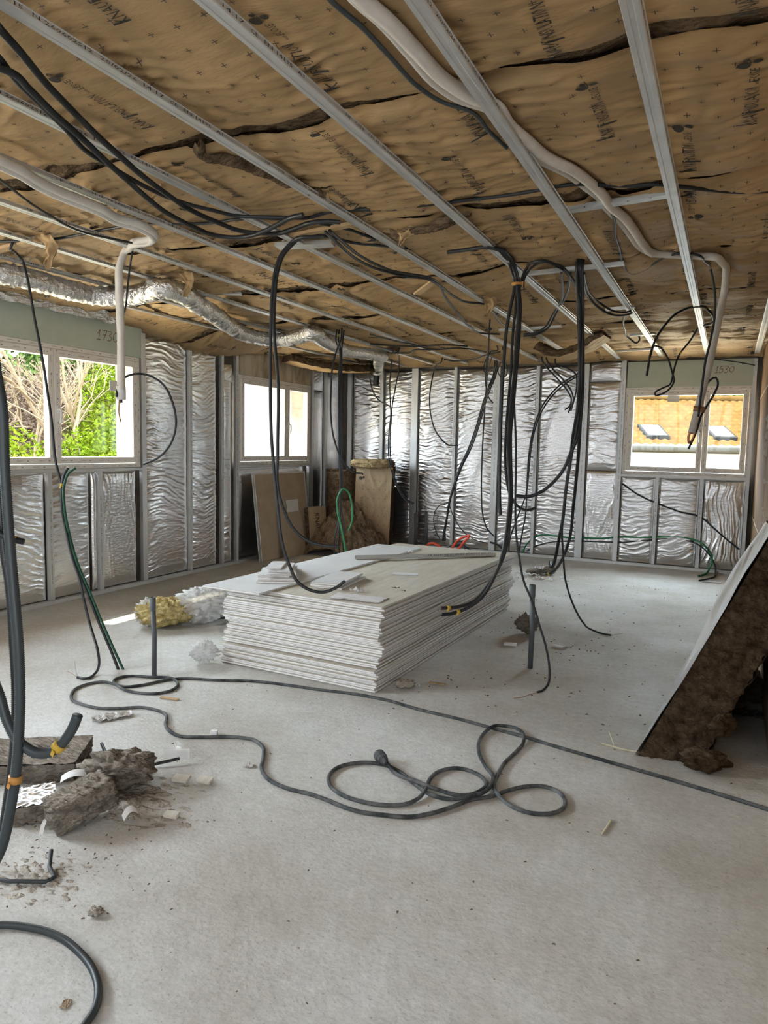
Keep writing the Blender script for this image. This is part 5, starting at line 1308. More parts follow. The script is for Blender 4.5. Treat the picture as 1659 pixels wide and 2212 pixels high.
ANG = math.radians(-1.6)
DL = Vector((-math.sin(ANG), math.cos(ANG), 0)); DS = Vector((-math.cos(ANG), -math.sin(ANG), 0))       # long and short directions
C0 = Vector((-1.812, 3.672, 0))
LB, WB, TB = 2.58, 1.21, .0128


def sheet(name, label, c, dl, ds, L, Wd, t, mats=('board_face', 'plaster'), group=None, ragged=.003, n=26, seed=0, cat='plasterboard', up=None, rot=0):
    """board with slightly chipped edges; c is the lower near right corner"""
    up = up or dl.cross(ds).normalized()
    if up.z < 0 and abs(up.z) > .3: up = -up
    out = []
    for (p, q, m) in ((0, 0, n), (1, 0, n), (1, 1, n), (0, 1, n)):
        pass
    pts = [(i / n, 0) for i in range(n)] + [(1, i / n) for i in range(n)] + [(1 - i / n, 1) for i in range(n)] + [(0, 1 - i / n) for i in range(n)]
    rg = random.Random(seed)
    lo, hi = [], []
    for (u, v) in pts:
        a = c + dl * (u * L) + ds * (v * Wd)
        inw = (dl * (.5 - u) * 2 * (1 if u in (0, 1) or u < 1e-6 or u > 1 - 1e-6 else 0) + ds * (.5 - v) * 2 * (1 if v < 1e-6 or v > 1 - 1e-6 else 0))
        j = rg.random() ** 4 * ragged
        lo.append(a + inw * j); hi.append(a + inw * rg.random() ** 4 * ragged + up * t)
    m = len(pts)
    b = MB()
    q1 = [l + (h - l) * .13 for l, h in zip(lo, hi)]; q2 = [l + (h - l) * .87 for l, h in zip(lo, hi)]
    b.add(lo + q1 + q2 + hi, [tuple(range(m - 1, -1, -1)), tuple(range(3 * m, 4 * m))], 0)
    for k in range(3):                                 # paper edge, core, paper edge; long edges are paper wrapped
        b.f += [[k * m + i, k * m + (i + 1) % m, (k + 1) * m + (i + 1) % m, (k + 1) * m + i] for i in range(m)]
        b.m += [(3 if k != 1 else (2 if (i // n) % 2 == 0 else 1)) for i in range(m)]
    mats = list(mats) + ['board_white', 'board_edge']
    o = b.build(name, mats); tag(o, label, cat, group)
    return o


rg = random.Random(5)
NB_ = 38
z = .006
offs = []
ox = oy = 0
for i in range(NB_):
    if i == 10: z += .007
    ox = .7 * ox + rg.uniform(-.013, .013); oy = .6 * oy + rg.uniform(-.016, .016)
    lean = .0012 * i
    wav = .012 * math.sin(i * .21 + .5)
    if i < 10: oy2 = oy - .012
    else: oy2 = oy + .004
    far_fan = .0
    c = C0 + DS * (ox + .02 - lean * .35 + (.012 if i < 10 else 0)) + DL * (oy2 + wav * .5) + Vector((0, 0, z))
    if i == NB_ - 1: c = C0 + DL * .02 + DS * .012 + Vector((0, 0, z))
    a = rg.uniform(-.004, .004)
    dl = (DL + DS * a).normalized(); ds = (DS - DL * a).normalized()
    k = NB_ - i
    sheet('plasterboard', 'cream plasterboard sheet in the big stack, ' + ('topmost' if k == 1 else 'lowest, on the floor' if i == 0 else ordinal(k) + ' from the top'), c, dl, ds, LB, WB, TB, group='plasterboard sheets in the big stack', ragged=.006, seed=i, n=30)
    z += TB + .0010
ZT = z
# strip of white board on the stack
cw = Vector((-2.645, 3.575, ZT + .001))
sheet('plasterboard', 'white half-width plasterboard strip along the left of the stack top', cw, DL, DS, 2.46, .47, TB, ('board_white', 'plaster'), seed=91)
zz = ZT + TB + .002
for q, (x, y, a, l, w) in enumerate([(-2.62, 3.96, .62, .50, .27), (-2.64, 3.99, .70, .46, .26), (-2.70, 4.00, .58, .44, .22), (-2.66, 4.02, .74, .40, .20), (-2.72, 4.04, .62, .34, .15), (-2.80, 4.04, .56, .28, .11)]):
    dl = Vector((-math.sin(a) * .75, math.cos(a), 0)).normalized(); ds = Vector((-dl.y, dl.x, 0))
    sheet('plasterboard_offcut', 'small plasterboard offcut in the heap on the white strip, ' + ['lowest', 'second from the bottom', 'third from the bottom', 'third from the top', 'second from the top', 'topmost and smallest'][q],
          Vector((x, y, zz)), dl, ds, l, w, TB, ('board_white', 'plaster'), 'plasterboard offcuts heaped on the stack', seed=60 + q)
    zz += TB + .0008
zz = ZT + .001
for q, (x, y, a, l, w) in enumerate([(-2.28, 4.0, .42, .46, .20), (-2.30, 3.98, .46, .45, .20), (-2.29, 3.99, .44, .46, .21)]):
    dl = Vector((-math.sin(a) * .3, math.cos(a), 0)).normalized(); ds = Vector((-dl.y, dl.x, 0))
    sheet('plasterboard_offcut', 'white plasterboard offcut lying before the looped conduit end on the stack, ' + ['bottom of three', 'middle of three', 'top of three'][q],
          Vector((x, y, zz)), dl, ds, l, w, TB, ('board_white', 'plaster'), 'plasterboard offcuts beside the conduit loop', seed=80 + q)
    zz += TB + .0008


def limp(name, label, cx, cy, z0, sx, sy, rot, mt, seed, amp=.01, cat='paper', n=22, clip=None, mats=None, words=None):
    """crumpled thin sheet lying on something"""
    U, V = np.meshgrid(np.linspace(-1, 1, n), np.linspace(-1, 1, n), indexing='ij')
    h = amp * np.abs(gnoise(U * 1.7 + seed, V * 1.9, seed) + .6 * gnoise(U * 4, V * 4 + seed, seed + 1)) + amp * .25 * ridge(U * 3, V * 3, seed + 2)
    e = 1 + .12 * gnoise(U * 2, V * 2, seed + 5)
    x, y = U * sx / 2 * e, V * sy / 2 * e
    X = cx + x * math.cos(rot) - y * math.sin(rot); Y = cy + x * math.sin(rot) + y * math.cos(rot)
    nb = NB(); nb.add(np.stack([X, Y, z0 + .0015 + h], -1).reshape(-1, 3), grid_faces(n, n))
    o = nb.build(name, mats or [mt]); tag(o, label, cat); return o


limp('paper_note', 'small white paper slip flat on the stack near the steel channel', -2.165, 4.77, ZT, .20, .10, .28, 'paper', 3, .003)
limp('paper_sheet', 'crumpled white printed sheet at the front edge of the stack top', -2.06, 3.83, ZT, .34, .17, .12, 'paper', 7, .014)
limp('plastic_scrap', 'little clump of crumpled clear plastic on the stack behind the printed sheet', -2.16, 4.02, ZT, .11, .07, .4, 'film', 9, .035, 'plastic')
for q, (x, y, a) in enumerate(((-2.03, 4.25, .3), (-1.99, 4.235, 1.2), (-1.93, 4.19, .1))):
    b = MB(); d = Vector((math.cos(a), math.sin(a), 0)); p = Vector((x, y, ZT + .004))
    b.tube([p, p + d * .028, p + d * .034], .0025, 6, rfun=lambda i: (.0008, .0022, .005)[i])
    tag(b.build('screw', 'dark_plastic', smooth=True), ['black drywall screw on the stack top, left of three', 'black drywall screw on the stack top, middle of three', 'black drywall screw on the stack top, right of three'][q], 'screw', 'loose screws on the stack')
# steel channel lying across the stack
p, q_ = Vector((-2.775, 5.10, ZT + TB + .004)), Vector((-1.845, 6.02, ZT + .004))
d = (q_ - p).normalized(); sd = Vector((d.y, -d.x, 0)); L = (q_ - p).length
nb = NB(); b = MB()
R = Matrix((sd, d, sd.cross(d))).transposed(); c = (p + q_) / 2
b.box(c + Vector((0, 0, .001)), (.045, L, .002), R); b.box(c + sd * .0215 + Vector((0, 0, .014)), (.002, L, .028), R); b.box(c - sd * .0215 + Vector((0, 0, .014)), (.002, L, .028), R)
nb.add(np.array(b.v), np.array(b.f), 0)
u0 = L * .50
for wd in ['A1', '14195', 'EN', 'CE', '11:05', '10/06/26', '011103']:
    Lw = .0165 * len(wd)
    nb.text(wd, lambda u, v, u0=u0, Lw=Lw: np.stack([p.x + sd.x * .0232 + d.x * (u0 + Lw - u), p.y + sd.y * .0232 + d.y * (u0 + Lw - u), p.z + .024 - v], -1), Lw, .016, 1)
    u0 += Lw + .018
tag(nb.build('steel_channel', ['steel', 'ink'], smooth=False), 'loose steel channel with printed side lying across the far end of the stack', 'metal rail')
limp('plastic_scrap', 'tiny crumb of white plastic at the far edge of the white board strip', -2.56, 5.72, ZT + TB, .08, .04, .2, 'paper', 13, .02, 'plastic')


# ------------------------------------------------------------------ soft lumps
def lump(name, label, c, size, rot, mt, seed, rough=.18, fr=2.2, cat='insulation', n=56, flat=0.0, boxy=0.0, group=None, extra=None, fibre=.03):
    """fibrous lump: noise-shaped superellipsoid resting on z = c.z"""
    th, ph = np.meshgrid(np.linspace(0, np.pi, n // 2), np.linspace(0, 2 * np.pi, n, endpoint=False), indexing='ij')
    x, y, z = np.sin(th) * np.cos(ph), np.sin(th) * np.sin(ph), np.cos(th)
    if boxy:
        m = np.maximum(np.maximum(np.abs(x), np.abs(y)), np.abs(z)); x, y, z = [a * (1 - boxy + boxy / m) for a in (x, y, z)]
    k = 1 + rough * (gnoise(x * fr + seed, y * fr + z * fr * 1.3, seed) + .6 * gnoise(x * fr * 2.3, z * fr * 2.3 + y * 2, seed + 1)) + fibre * gnoise(x * 9, z * 14 + y * 6, seed + 2) + fibre * ridge(x * 5, z * 7 + y * 4, seed + 3)
    P = np.stack([x * k * size[0] / 2, y * k * size[1] / 2, z * k * size[2] / 2], -1)
    R = np.array(rot.to_3x3() if hasattr(rot, 'to_3x3') else Matrix.Rotation(rot, 3, 'Z'))
    P = P @ R.T
    P[..., 2] -= P[..., 2].min() * (1 - flat)
    P = P + np.array(c)
    P[..., 2] = np.maximum(P[..., 2], c[2] + .001)
    f = [(i * n + j, i * n + (j + 1) % n, (i + 1) * n + (j + 1) % n, (i + 1) * n + j) for i in range(n // 2 - 1) for j in range(n)]
    o = np_mesh(name, P.reshape(-1, 3), [np.array(f)[:, ::-1]], [0], [mt] if not isinstance(mt, list) else mt)
    if label: tag(o, label, cat, group)
    return o


def slab(name, label, origin, du, dv, dn, mats, seed, cat='insulation', nu=60, nv=40, nt=10, rough=.012, face=None, top_curl=None, loc=None):
    """thick insulation batt: origin corner, edge vectors du, dv, thickness vector dn; the dn=1 side carries the facing"""
    o_, U, V, T = [np.array(a, float) for a in (origin, du, dv, dn)]
    root = top(name, label, cat, None, loc or tuple(o_))
    t = np.linspace(0, 1, nt)
    # perimeter ring swept through the thickness plus the back cap
    def ring(nu, nv):
        a = [(i / nu, 0) for i in range(nu)] + [(1, i / nv) for i in range(nv)] + [(1 - i / nu, 1) for i in range(nu)] + [(0, 1 - i / nv) for i in range(nv)]
        return np.array(a)
    rgp = ring(nu, nv); m = len(rgp)
    un, vn, tn = [a / np.linalg.norm(a) for a in (U, V, T)]
    Vs = []
    for k, tt in enumerate(t):
        s_ = np.arange(m)
        w = rough * (gnoise(s_ * .35, tt * 7 + seed, seed) + .7 * gnoise(s_ * .9, tt * 15, seed + 1)) - rough * .6 * (1 - tt)
        out = (rgp - .5); out = np.where(np.abs(out) > .499, np.sign(out), 0)
        Vs.append(o_ + rgp[:, :1] * U + rgp[:, 1:] * V + tt * T + w[:, None] * (out[:, :1] * un + out[:, 1:] * vn) + (rough * .8 * gnoise(s_ * .5, tt * 3, seed + 4))[:, None] * tn * (0 if k == nt - 1 else 1))
    nb = NB()
    nb.add(np.vstack(Vs), np.array([(k * m + i, k * m + (i + 1) % m, (k + 1) * m + (i + 1) % m, (k + 1) * m + i) for k in range(nt - 1) for i in range(m)]), 0)
    A, B_ = np.meshgrid(np.linspace(0, 1, nu + 1), np.linspace(0, 1, nv + 1), indexing='ij')
    bk = rough * 1.6 * fbm(A * 9, B_ * 7, seed + 6, 3)
    nb.add((o_ + A[..., None] * U + B_[..., None] * V + bk[..., None] * tn).reshape(-1, 3), grid_faces(nu + 1, nv + 1)[:, ::-1], 0)
    nb.build('wool_core', [mats[0]], root)
    A, B_ = np.meshgrid(np.linspace(-.004, 1.004, nu * 2), np.linspace(-.004, 1.004, nv * 2), indexing='ij')
    h = .003 + (face(A, B_) if face else .006 * ridge(A * 4, B_ * 5, seed + 9))
    np_mesh('facing', (o_ + A[..., None] * U + B_[..., None] * V + T + h[..., None] * tn).reshape(-1, 3), [grid_faces(nu * 2, nv * 2)], [0], [mats[1]], root)
    return root


# big foil faced slab leaning against the right wall
bo = np.array([-.317, 3.55, .0])
Lv = np.array([.21, 4.05, 1.07]) - bo
dep = np.array([-.208, 4.945, 0.0]) - bo
nrm = np.cross(Lv, dep); nrm = nrm / np.linalg.norm(nrm)
if nrm[0] > 0: nrm = -nrm
th = .25
def slab_face(A, B_):
    return .012 * ridge(A * 1.2, B_ * 7, 3) + .05 * np.exp(-((B_ - .55 - .1 * np.sin(A * 3)) / .10) ** 2) * np.clip(A * 3 - .4, 0, 1) + .03 * gnoise(A * 2, B_ * 3, 8) * np.clip(B_ * 4 - .6, 0, 1) + .004 * gnoise(A * 8, B_ * 50, 4)
slab('insulation_slab', 'big foil faced brown wool slab leaning on the right wall', bo - nrm * th, Lv, dep, nrm * th, ('wool_shaded', 'foil_soft'), 5, nu=90, nv=60, nt=14, rough=.02, face=slab_face, loc=(-.2, 3.5, 0))
for q, (x, y, zz, s, rz) in enumerate(((-.02, 3.52, .0, (.22, .12, .10), .3), (.05, 3.58, .16, (.16, .08, .10), .9))):
    lump('wool_tuft', 'torn brown wool tuft under the lower end of the leaning slab, ' + ('on the floor' if q == 0 else 'higher'), (x, y, zz), s, rz, 'wool_shaded', 20 + q, .4, 2.6, n=40)
# rubbish in the shadow under the slab
lump('wool_block', 'dark block of brown wool in the shadow under the leaning slab', (.16, 4.75, 0), (.20, .30, .17), .1, 'wool', 31, .12, 2, n=40, boxy=.7)
limp('foil_scrap', 'strip of foil lying in the shadow under the leaning slab', .16, 4.42, .005, .22, .12, .2, 'foil', 33, .03, 'foil')
limp('foil_scrap', 'bright foil scrap on the wool block by the foot of the right wall', .17, 5.0, .17, .12, .14, .2, 'foil', 35, .03, 'foil')
lump('brick_fragment', 'small broken clay piece on the floor at the foot of the right wall', (.235, 4.9, 0), (.06, .10, .04), .3, 'clay_light', 37, .1, 2, cat='brick', n=24, boxy=.7)

# back left corner: boards, rolls, wool heap
def lean_board(name, label, y0, y1, h, foot, lean, mats, t=.0135, seed=0, cat='plasterboard'):
    """board standing on the floor, leaning on the left wall"""
    dl = Vector((0, 1, 0)); up_ = Vector((-lean, 0, math.sqrt(max(.01, h * h - lean * lean)))) / h
    return sheet(name, label, Vector((XL + foot, y0, .004)), dl, up_, y1 - y0, h, t, mats, seed=seed, ragged=.004, up=Vector((up_.z, 0, -up_.x)), cat=cat)


lean_board('plasterboard', 'cream board behind the tall brown one leaning under the middle window', 7.19, 8.42, 1.14, .155, .125, ('board_white', 'plaster'), seed=101)
lean_board('plasterboard', 'tall brown backed board leaning under the middle window', 7.21, 8.36, 1.12, .185, .135, ('board_brown', 'plaster'), seed=102)
lean_board('plasterboard', 'small white board peeping out behind the short brown board', 7.83, 8.10, .76, .225, .10, ('board_white', 'plaster'), seed=103)
lean_board('plasterboard', 'short brown board leaning on the tall one', 7.60, 8.12, .60, .265, .10, ('board_brown', 'plaster'), seed=104)


def roll(name, label, x, y, r, h, mt, tmt, seed, sq=1.0):
    root = top(name, label, 'insulation', None, (x, y, 0))
    n, k = 56, 30
    A, Z = np.meshgrid(np.linspace(0, 2 * np.pi, n, endpoint=False), np.linspace(0, h, k), indexing='ij')
    rr = r * (1 + .05 * gnoise(A * 1.2, Z * 3, seed) + .012 * gnoise(A * 5, Z * 14, seed + 1))
    V = np.stack([x + rr * np.cos(A), y + rr * sq * np.sin(A), Z], -1).reshape(-1, 3)
    f = [(i * k + j, ((i + 1) % n) * k + j, ((i + 1) % n) * k + j + 1, i * k + j + 1) for i in range(n) for j in range(k - 1)]
    np_mesh('roll_wrap', V, [np.array(f)], [0], [mt], root)
    B_, R = np.meshgrid(np.linspace(0, 2 * np.pi, n), np.linspace(0, 1.06, 26), indexing='ij')
    zt = h + .02 * ridge(R * 6 + B_ * .16, B_ * 1.5, seed) + .03 * gnoise(R * 5 * np.cos(B_), R * 5 * np.sin(B_), seed + 3)
    V = np.stack([x + R * r * np.cos(B_), y + R * r * sq * np.sin(B_), zt], -1).reshape(-1, 3)
    np_mesh('roll_end', V, [grid_faces(n, 26)[:, ::-1]], [0], [tmt], root)
    return root


roll('insulation_roll', 'dark brown upright wool roll in the back left corner', -5.12, 8.98, .24, 1.14, 'wool', 'wool', 41, 1.1)
rr_ = slab('insulation_roll', 'paper covered insulation roll standing upright before the back wall with a fluffy straw coloured end', (-4.93, 9.10, 0.0), (.50, .16, 0), (0.02, .04, 1.22), (.08, -.28, 0), ('wool', 'kraft_plain'), 43, nu=36, nv=60, nt=8, rough=.012, loc=(-4.7, 9.1, 0))
m = M['wool_straw'] = mat('straw_coloured_wool', (0.5, 0.37, 0.2), 1.0, 0, .05); noise_col(m, (0.36, 0.25, 0.12), (0.62, 0.48, 0.29), 20, .35, .65, 8); bump(m, 50, .03, 1.0, 8)
o = lump('fluffy_end', None, (-4.66, 9.05, 1.19), (.62, .46, .13), .3, 'wool_straw', 45, .16, 3, n=48, boxy=.6)
o.parent = rr_; o.matrix_parent_inverse = Matrix.Translation(rr_.location).inverted(); o['label'] = 'straw coloured fluffy top end'
nb = NB()
def on_roll(u, v):
    o_ = np.array((-4.93, 9.10, 0.0)) + np.array((.08, -.28, 0)); U = np.array((.50, .16, 0)); Vv = np.array((.02, .04, 1.22)); nn = np.array((.3, -.95, 0)) * .014
    return o_ + u[:, None] * U + v[:, None] * Vv + nn
for i in range(4):
    for j in range(7):
        a, w = .008, .012
        nb.add(on_roll(np.array([.36 + i * .16 - a, .36 + i * .16 + a, .36 + i * .16 + a, .36 + i * .16 - a]), np.array([.2 + j * .105 - .005, .2 + j * .105 - .005, .2 + j * .105 + .005, .2 + j * .105 + .005])), np.arange(4)[None], 0)
nb.text('KNAUF INSULATION', lambda u, v: on_roll(.24 - v * 2, .38 + u * .8), .32, .045, 0); nb.text('ECOSE', lambda u, v: on_roll(.24 - v * 2, .72 + u * .8), .08, .03, 0)
for (lu, lv, s_) in ((.14, .86, .05), (.22, .87, .035), (.19, .90, .025)):
    an = np.linspace(0, 6.28, 12, endpoint=False); nb.add(on_roll(lu + s_ * np.cos(an), lv + s_ * .4 * np.sin(an)), np.arange(12)[None], 0)
nb.M = [0] * len(nb.M)
nb.build('print', ['ink'], rr_, smooth=False)
ro2 = slab('insulation_batt', 'paper faced batt offcut with dark lettering standing beside the short brown board', (-5.30, 8.26, 0), (.10, .30, 0), (-.06, .02, .62), (.10, -.04, 0.02), ('wool', 'kraft_plain'), 47, nu=20, nv=30, nt=6, rough=.01, loc=(-5.2, 8.4, 0))
nb = NB()
nb.text('KNAUF', lambda u, v: np.array((-5.20, 8.22, .02)) + ((.35 + v * 3)[:, None]) * np.array((.10, .30, 0)) + (.85 - u * 1.6)[:, None] * np.array((-.06, .02, .62)) + np.array((.014, -.006, 0)), .30, .08, 0)
nb.M = [0] * len(nb.M); nb.build('print', ['ink'], ro2, smooth=False)

# heap of loose wool in the corner
n = 110
U, V = np.meshgrid(np.linspace(-1, 1, n), np.linspace(-1, 1, n), indexing='ij')
m = M['wool_heap'] = mat('pale_brown_loose_wool', (.3, .22, .15), 1, 0, .05); noise_col(m, (.12, .08, .05), (.38, .29, .20), 12, .33, .66, 9, stretch=(1, 1, .5), rough=.7); bump(m, 40, .04, 1.0, 8)
r_h = np.clip(1 - np.abs(U) ** 1.3 * .9 - V * V * .5, 0, 1)
H = .66 * np.clip(1 - np.hypot(U * (1 + .25 * (U > 0)) + .12, V * .85) * 1.06, 0, 1) ** .75 * (1 + .3 * gnoise(U * 2.4, V * 2.4, 4)) + .10 * np.clip(1 - U * U - V * V, 0, 1) * (ridge(U * 4 + .5 * gnoise(U * 3, V * 3, 2), V * 3, 6) + gnoise(U * 9, V * 9, 7))
keep = np.maximum(H, .0)
o = np_mesh('wool_heap', np.stack([-4.75 + U * .74, 8.62 + V * .60, keep], -1).reshape(-1, 3), [grid_faces(n, n)], [0], ['wool_heap'])
tag(o, 'heap of loose brown glass wool on the floor before the upright rolls', 'insulation')

# batts drooping from the ceiling
def droop(label, pts, width, t, seed, words=False):
    P = spline(pts, .03); n = len(P)
    d = np.gradient(P, axis=0); d /= np.linalg.norm(d, axis=1)[:, None]
    sd = np.cross(d, np.array([0, 0, 1.0])); sd /= np.linalg.norm(sd, axis=1)[:, None]; upv = np.cross(sd, d)
    m = 24
    root = top('insulation_piece', label, 'insulation', None, tuple(P[n // 2]))
    s = np.linspace(-.5, .5, m)
    e = width * (1 + .14 * gnoise(np.arange(n) * .25, seed, 2))[:, None]
    low = P[:, None] + sd[:, None] * (s[None, :, None] * e[..., None]) - upv[:, None] * (.01 * ridge(np.arange(n)[:, None] * .2, s[None] * 6, seed))[..., None]
    np_mesh('kraft_facing', low.reshape(-1, 3), [grid_faces(n, m)], [0], ['kraft'], root)
    hi = P[:, None] + sd[:, None] * (s[None, :, None] * e[..., None]) * 1.02 + upv[:, None] * (t * (1 - (2 * np.abs(s)) ** 6)[None] * (1 + .3 * gnoise(np.arange(n)[:, None] * .3, s[None] * 8, seed + 3)) + .004)[..., None]
    nb = NB(); nb.add(hi.reshape(-1, 3), grid_faces(n, m)[:, ::-1], 0)
    for end in (0, n - 1):
        V = np.vstack([low[end], hi[end] + .006]); nb.add(V, np.array([(i, i + 1, m + i + 1, m + i) for i in range(m - 1)]), 0)
    for sd_ in (0, m - 1):
        V = np.vstack([low[:, sd_], hi[:, sd_]]); nb.add(V, np.array([(i, i + 1, n + i + 1, n + i) for i in range(n - 1)]), 0)
    nb.build('wool_core', ['wool'], root)
    return root


droop('paper backed wool piece sagging over the top of the middle window', [(-5.30, 7.75, 2.60), (-5.05, 8.2, 2.54), (-4.9, 8.7, 2.55), (-4.75, 9.2, 2.60)], .30, .09, 3)
droop('torn paper backed batt hanging from the ceiling left of the 1530 board', [(-1.95, 7.75, 2.60), (-1.72, 7.72, 2.50), (-1.45, 7.7, 2.57), (-1.22, 7.68, 2.70)], .34, .08, 9)
for q, (x, y, z0, h, lab) in enumerate(((-3.78, 2.95, 2.74, .20, 'torn paper flap at the left edge of the ceiling'), (-3.62, 3.98, 2.73, .16, 'pointed torn paper flap hanging left of the white pipe drop'), (-2.62, 2.62, 2.76, .09, 'folded paper flap with print over the torn seam near the left top'), (-1.72, 3.62, 2.74, .10, 'torn tuft of paper on the fourth rail beside the wooden batten'), (-1.83, 5.5, 2.72, .14, 'torn paper shred on the rail left of the central bundle'))):
    nU = 14
    U, V = np.meshgrid(np.linspace(-.5, .5, nU), np.linspace(0, 1, nU), indexing='ij')
    wd = .14 * (1 - .8 * V)
    X = x + U * wd + .03 * np.sin(V * 4); Y = y + .05 * gnoise(U * 3, V * 3, q) + V * .04; Z = z0 - h * V + .02 * gnoise(U * 6, V * 6, q + 5)
    o = np_mesh('paper_flap', np.stack([X, Y, Z], -1).reshape(-1, 3), [grid_faces(nU, nU)], [0], ['kraft']); tag(o, lab, 'paper')
# torn seam: fluffy wool showing left of centre
def tear(label, pts, wid, seed):
    """strip of loose wool bulging through a torn joint of the paper"""
    P = spline(pts, .012); n = len(P); m = 15
    d = np.gradient(P, axis=0); d /= np.linalg.norm(d, axis=1)[:, None]
    sd = np.cross(d, np.array([0, 0, 1.0]))
    s_ = np.linspace(-.5, .5, m)
    t = np.linspace(0, 1, n)
    w = wid * np.sin(np.pi * np.clip(t, .02, .98)) ** .5 * (1 + .7 * gnoise(np.arange(n) * .12, seed, 3))
    off = .3 * wid * gnoise(np.arange(n) * .08, seed + 3, 5)
    V = P[:, None] + sd[:, None] * (s_[None] * w[:, None] + off[:, None])[..., None]
    zs = zkraft(V[..., 0], V[..., 1])
    V[..., 2] = zs - .006 + (-.022 * (1 - (2 * s_[None]) ** 2) - .014 * np.abs(gnoise(np.arange(n)[:, None] * .5, s_[None] * 6 + seed, 7))) * (1 - (2 * s_[None]) ** 4)
    o = np_mesh('wool_tear', V.reshape(-1, 3), [grid_faces(n, m)], [0], ['wool']); tag(o, label, 'insulation'); return o


tear('ragged diagonal tear of brown wool through the ceiling paper near the top left', [(-2.02, 2.30, 0), (-2.10, 2.45, 0), (-2.01, 2.58, 0), (-1.97, 2.72, 0), (-1.90, 2.92, 0), (-1.84, 3.02, 0)], .085, 4)
tear('dark tear of brown wool in the paper left of the central ceiling', [(-1.80, 3.66, 0), (-1.55, 3.66, 0), (-1.30, 3.60, 0)], .11, 8)

# ------------------------------------------------------------------ floor litter
# wool in clear plastic left of the stack
rt = top('insulation_packet', 'yellow glass wool in torn clear plastic on the floor left of the stack', 'insulation', None, (-4.05, 4.25, 0))
for nm_, args in (('yellow_wool', ((-4.05, 4.22, 0), (.44, .32, .21), .9, 'wool_yellow', 71, .3, 2.4)), ('plastic_wrap', ((-3.87, 4.46, 0), (.46, .34, .26), 1.0, 'film', 73, .34, 4.5)), ('torn_wrap', ((-4.17, 4.14, 0), (.18, .18, .20), .5, 'film', 75, .4, 3.5))):
    o = lump(nm_, None, *args, n=90, fibre=.10); o.parent = rt; o.matrix_parent_inverse = Matrix.Translation(rt.location).inverted()
    if nm_ == 'yellow_wool': o['label'] = 'yellow fluffy wool'
P = [(-3.86 + .14 * math.cos(t * 1.05) + .03 * math.sin(t * 2.3), 4.62 + .12 * math.sin(t * 1.05), .012 + .012 * (t / 2.5)) for t in np.linspace(0, 17, 34)]
o = hose('cable_coil', P, .010, 'conduit', pitch=0); tag(o, 'small coil of black cable between the plastic packet and the stack', 'cable')
limp('plastic_sheet', 'flat edge of clear plastic under the black cable coil', -3.86, 4.50, 0, .42, .26, .8, 'film_clear', 17, .03, 'plastic')
o = lump('plastic_scrap', 'crumpled white plastic bag end at the front left foot of the stack', (-3.14, 3.62, 0), (.17, .12, .11), .4, 'film', 81, .55, 4.2, 'plastic', n=60, fibre=.22)
# left pile
m = M['dust'] = mat('loose_dust', (.36, .32, .265), 1, 0, .05); noise_col(m, (.34, .30, .25), (.52, .48, .42), 18, .35, .65, 9); bump(m, 60, .02, 1.0, 8)
def dust(label, cx, cy, sx, sy, seed, h=.02):
    n = 70
    U, V = np.meshgrid(np.linspace(-1, 1, n), np.linspace(-1, 1, n), indexing='ij')
    r = np.hypot(U, V) * (1 + .35 * gnoise(U * 2, V * 2, seed))
    Z = h * np.clip(1 - r, -.2, 1) * (.15 + 1.3 * np.abs(fbm(U * 5, V * 5, seed + 1, 4))) - .006
    o = np_mesh('dust_heap', np.stack([cx + U * sx, cy + V * sy, Z], -1).reshape(-1, 3), [grid_faces(n, n)], [0], ['dust']); tag(o, label, 'dust', kind='stuff'); return o
dust('brown wool dust and crumbs spread round the left pile', -2.22, 2.06, .55, .30, 5, .03)
dust('brown dust and crumbs at the left edge below the pile', -2.05, 1.50, .34, .20, 6, .022)
dust('thin patch of dust and crumbs inside the small cable loop', -3.25, 3.02, .30, .16, 7, .010)
dust('wool crumbs and dust round the litter heap by the back wall', -1.97, 8.10, .34, .36, 8, .03)
slab('wool_batt', 'long flat grey brown wool batt lying at the left edge of the floor', (-2.86, 1.80, .0), (.36, .24, 0), (-.16, .24, 0), (0, 0, .085), ('wool_grey', 'wool_grey'), 51, nu=50, nv=30, nt=8, rough=.014)
slab('wool_chunk', 'foil topped wool chunk lying at the left before the batt', (-2.42, 1.66, .0), (.12, .115, .01), (-.13, .10, .0), (0.0, 0.01, .07), ('wool_grey', 'foil_soft'), 53, nu=30, nv=20, nt=6, rough=.012)
R_ = Matrix.Rotation(1.15, 4, 'Z') @ Matrix.Rotation(-.25, 4, 'Y')
lump('wool_chunk', 'torn grey brown wool chunk standing tilted at the front of the left pile', (-2.21, 1.83, 0), (.25, .15, .115), R_, 'wool_grey', 55, .12, 2.0, n=90, boxy=.75, fibre=.06)
lump('wool_chunk', 'curled heap of grey brown wool at the right of the left pile', (-2.30, 2.10, 0), (.30, .24, .14), .35, 'wool_grey', 57, .40, 2.3, n=90, fibre=.06)
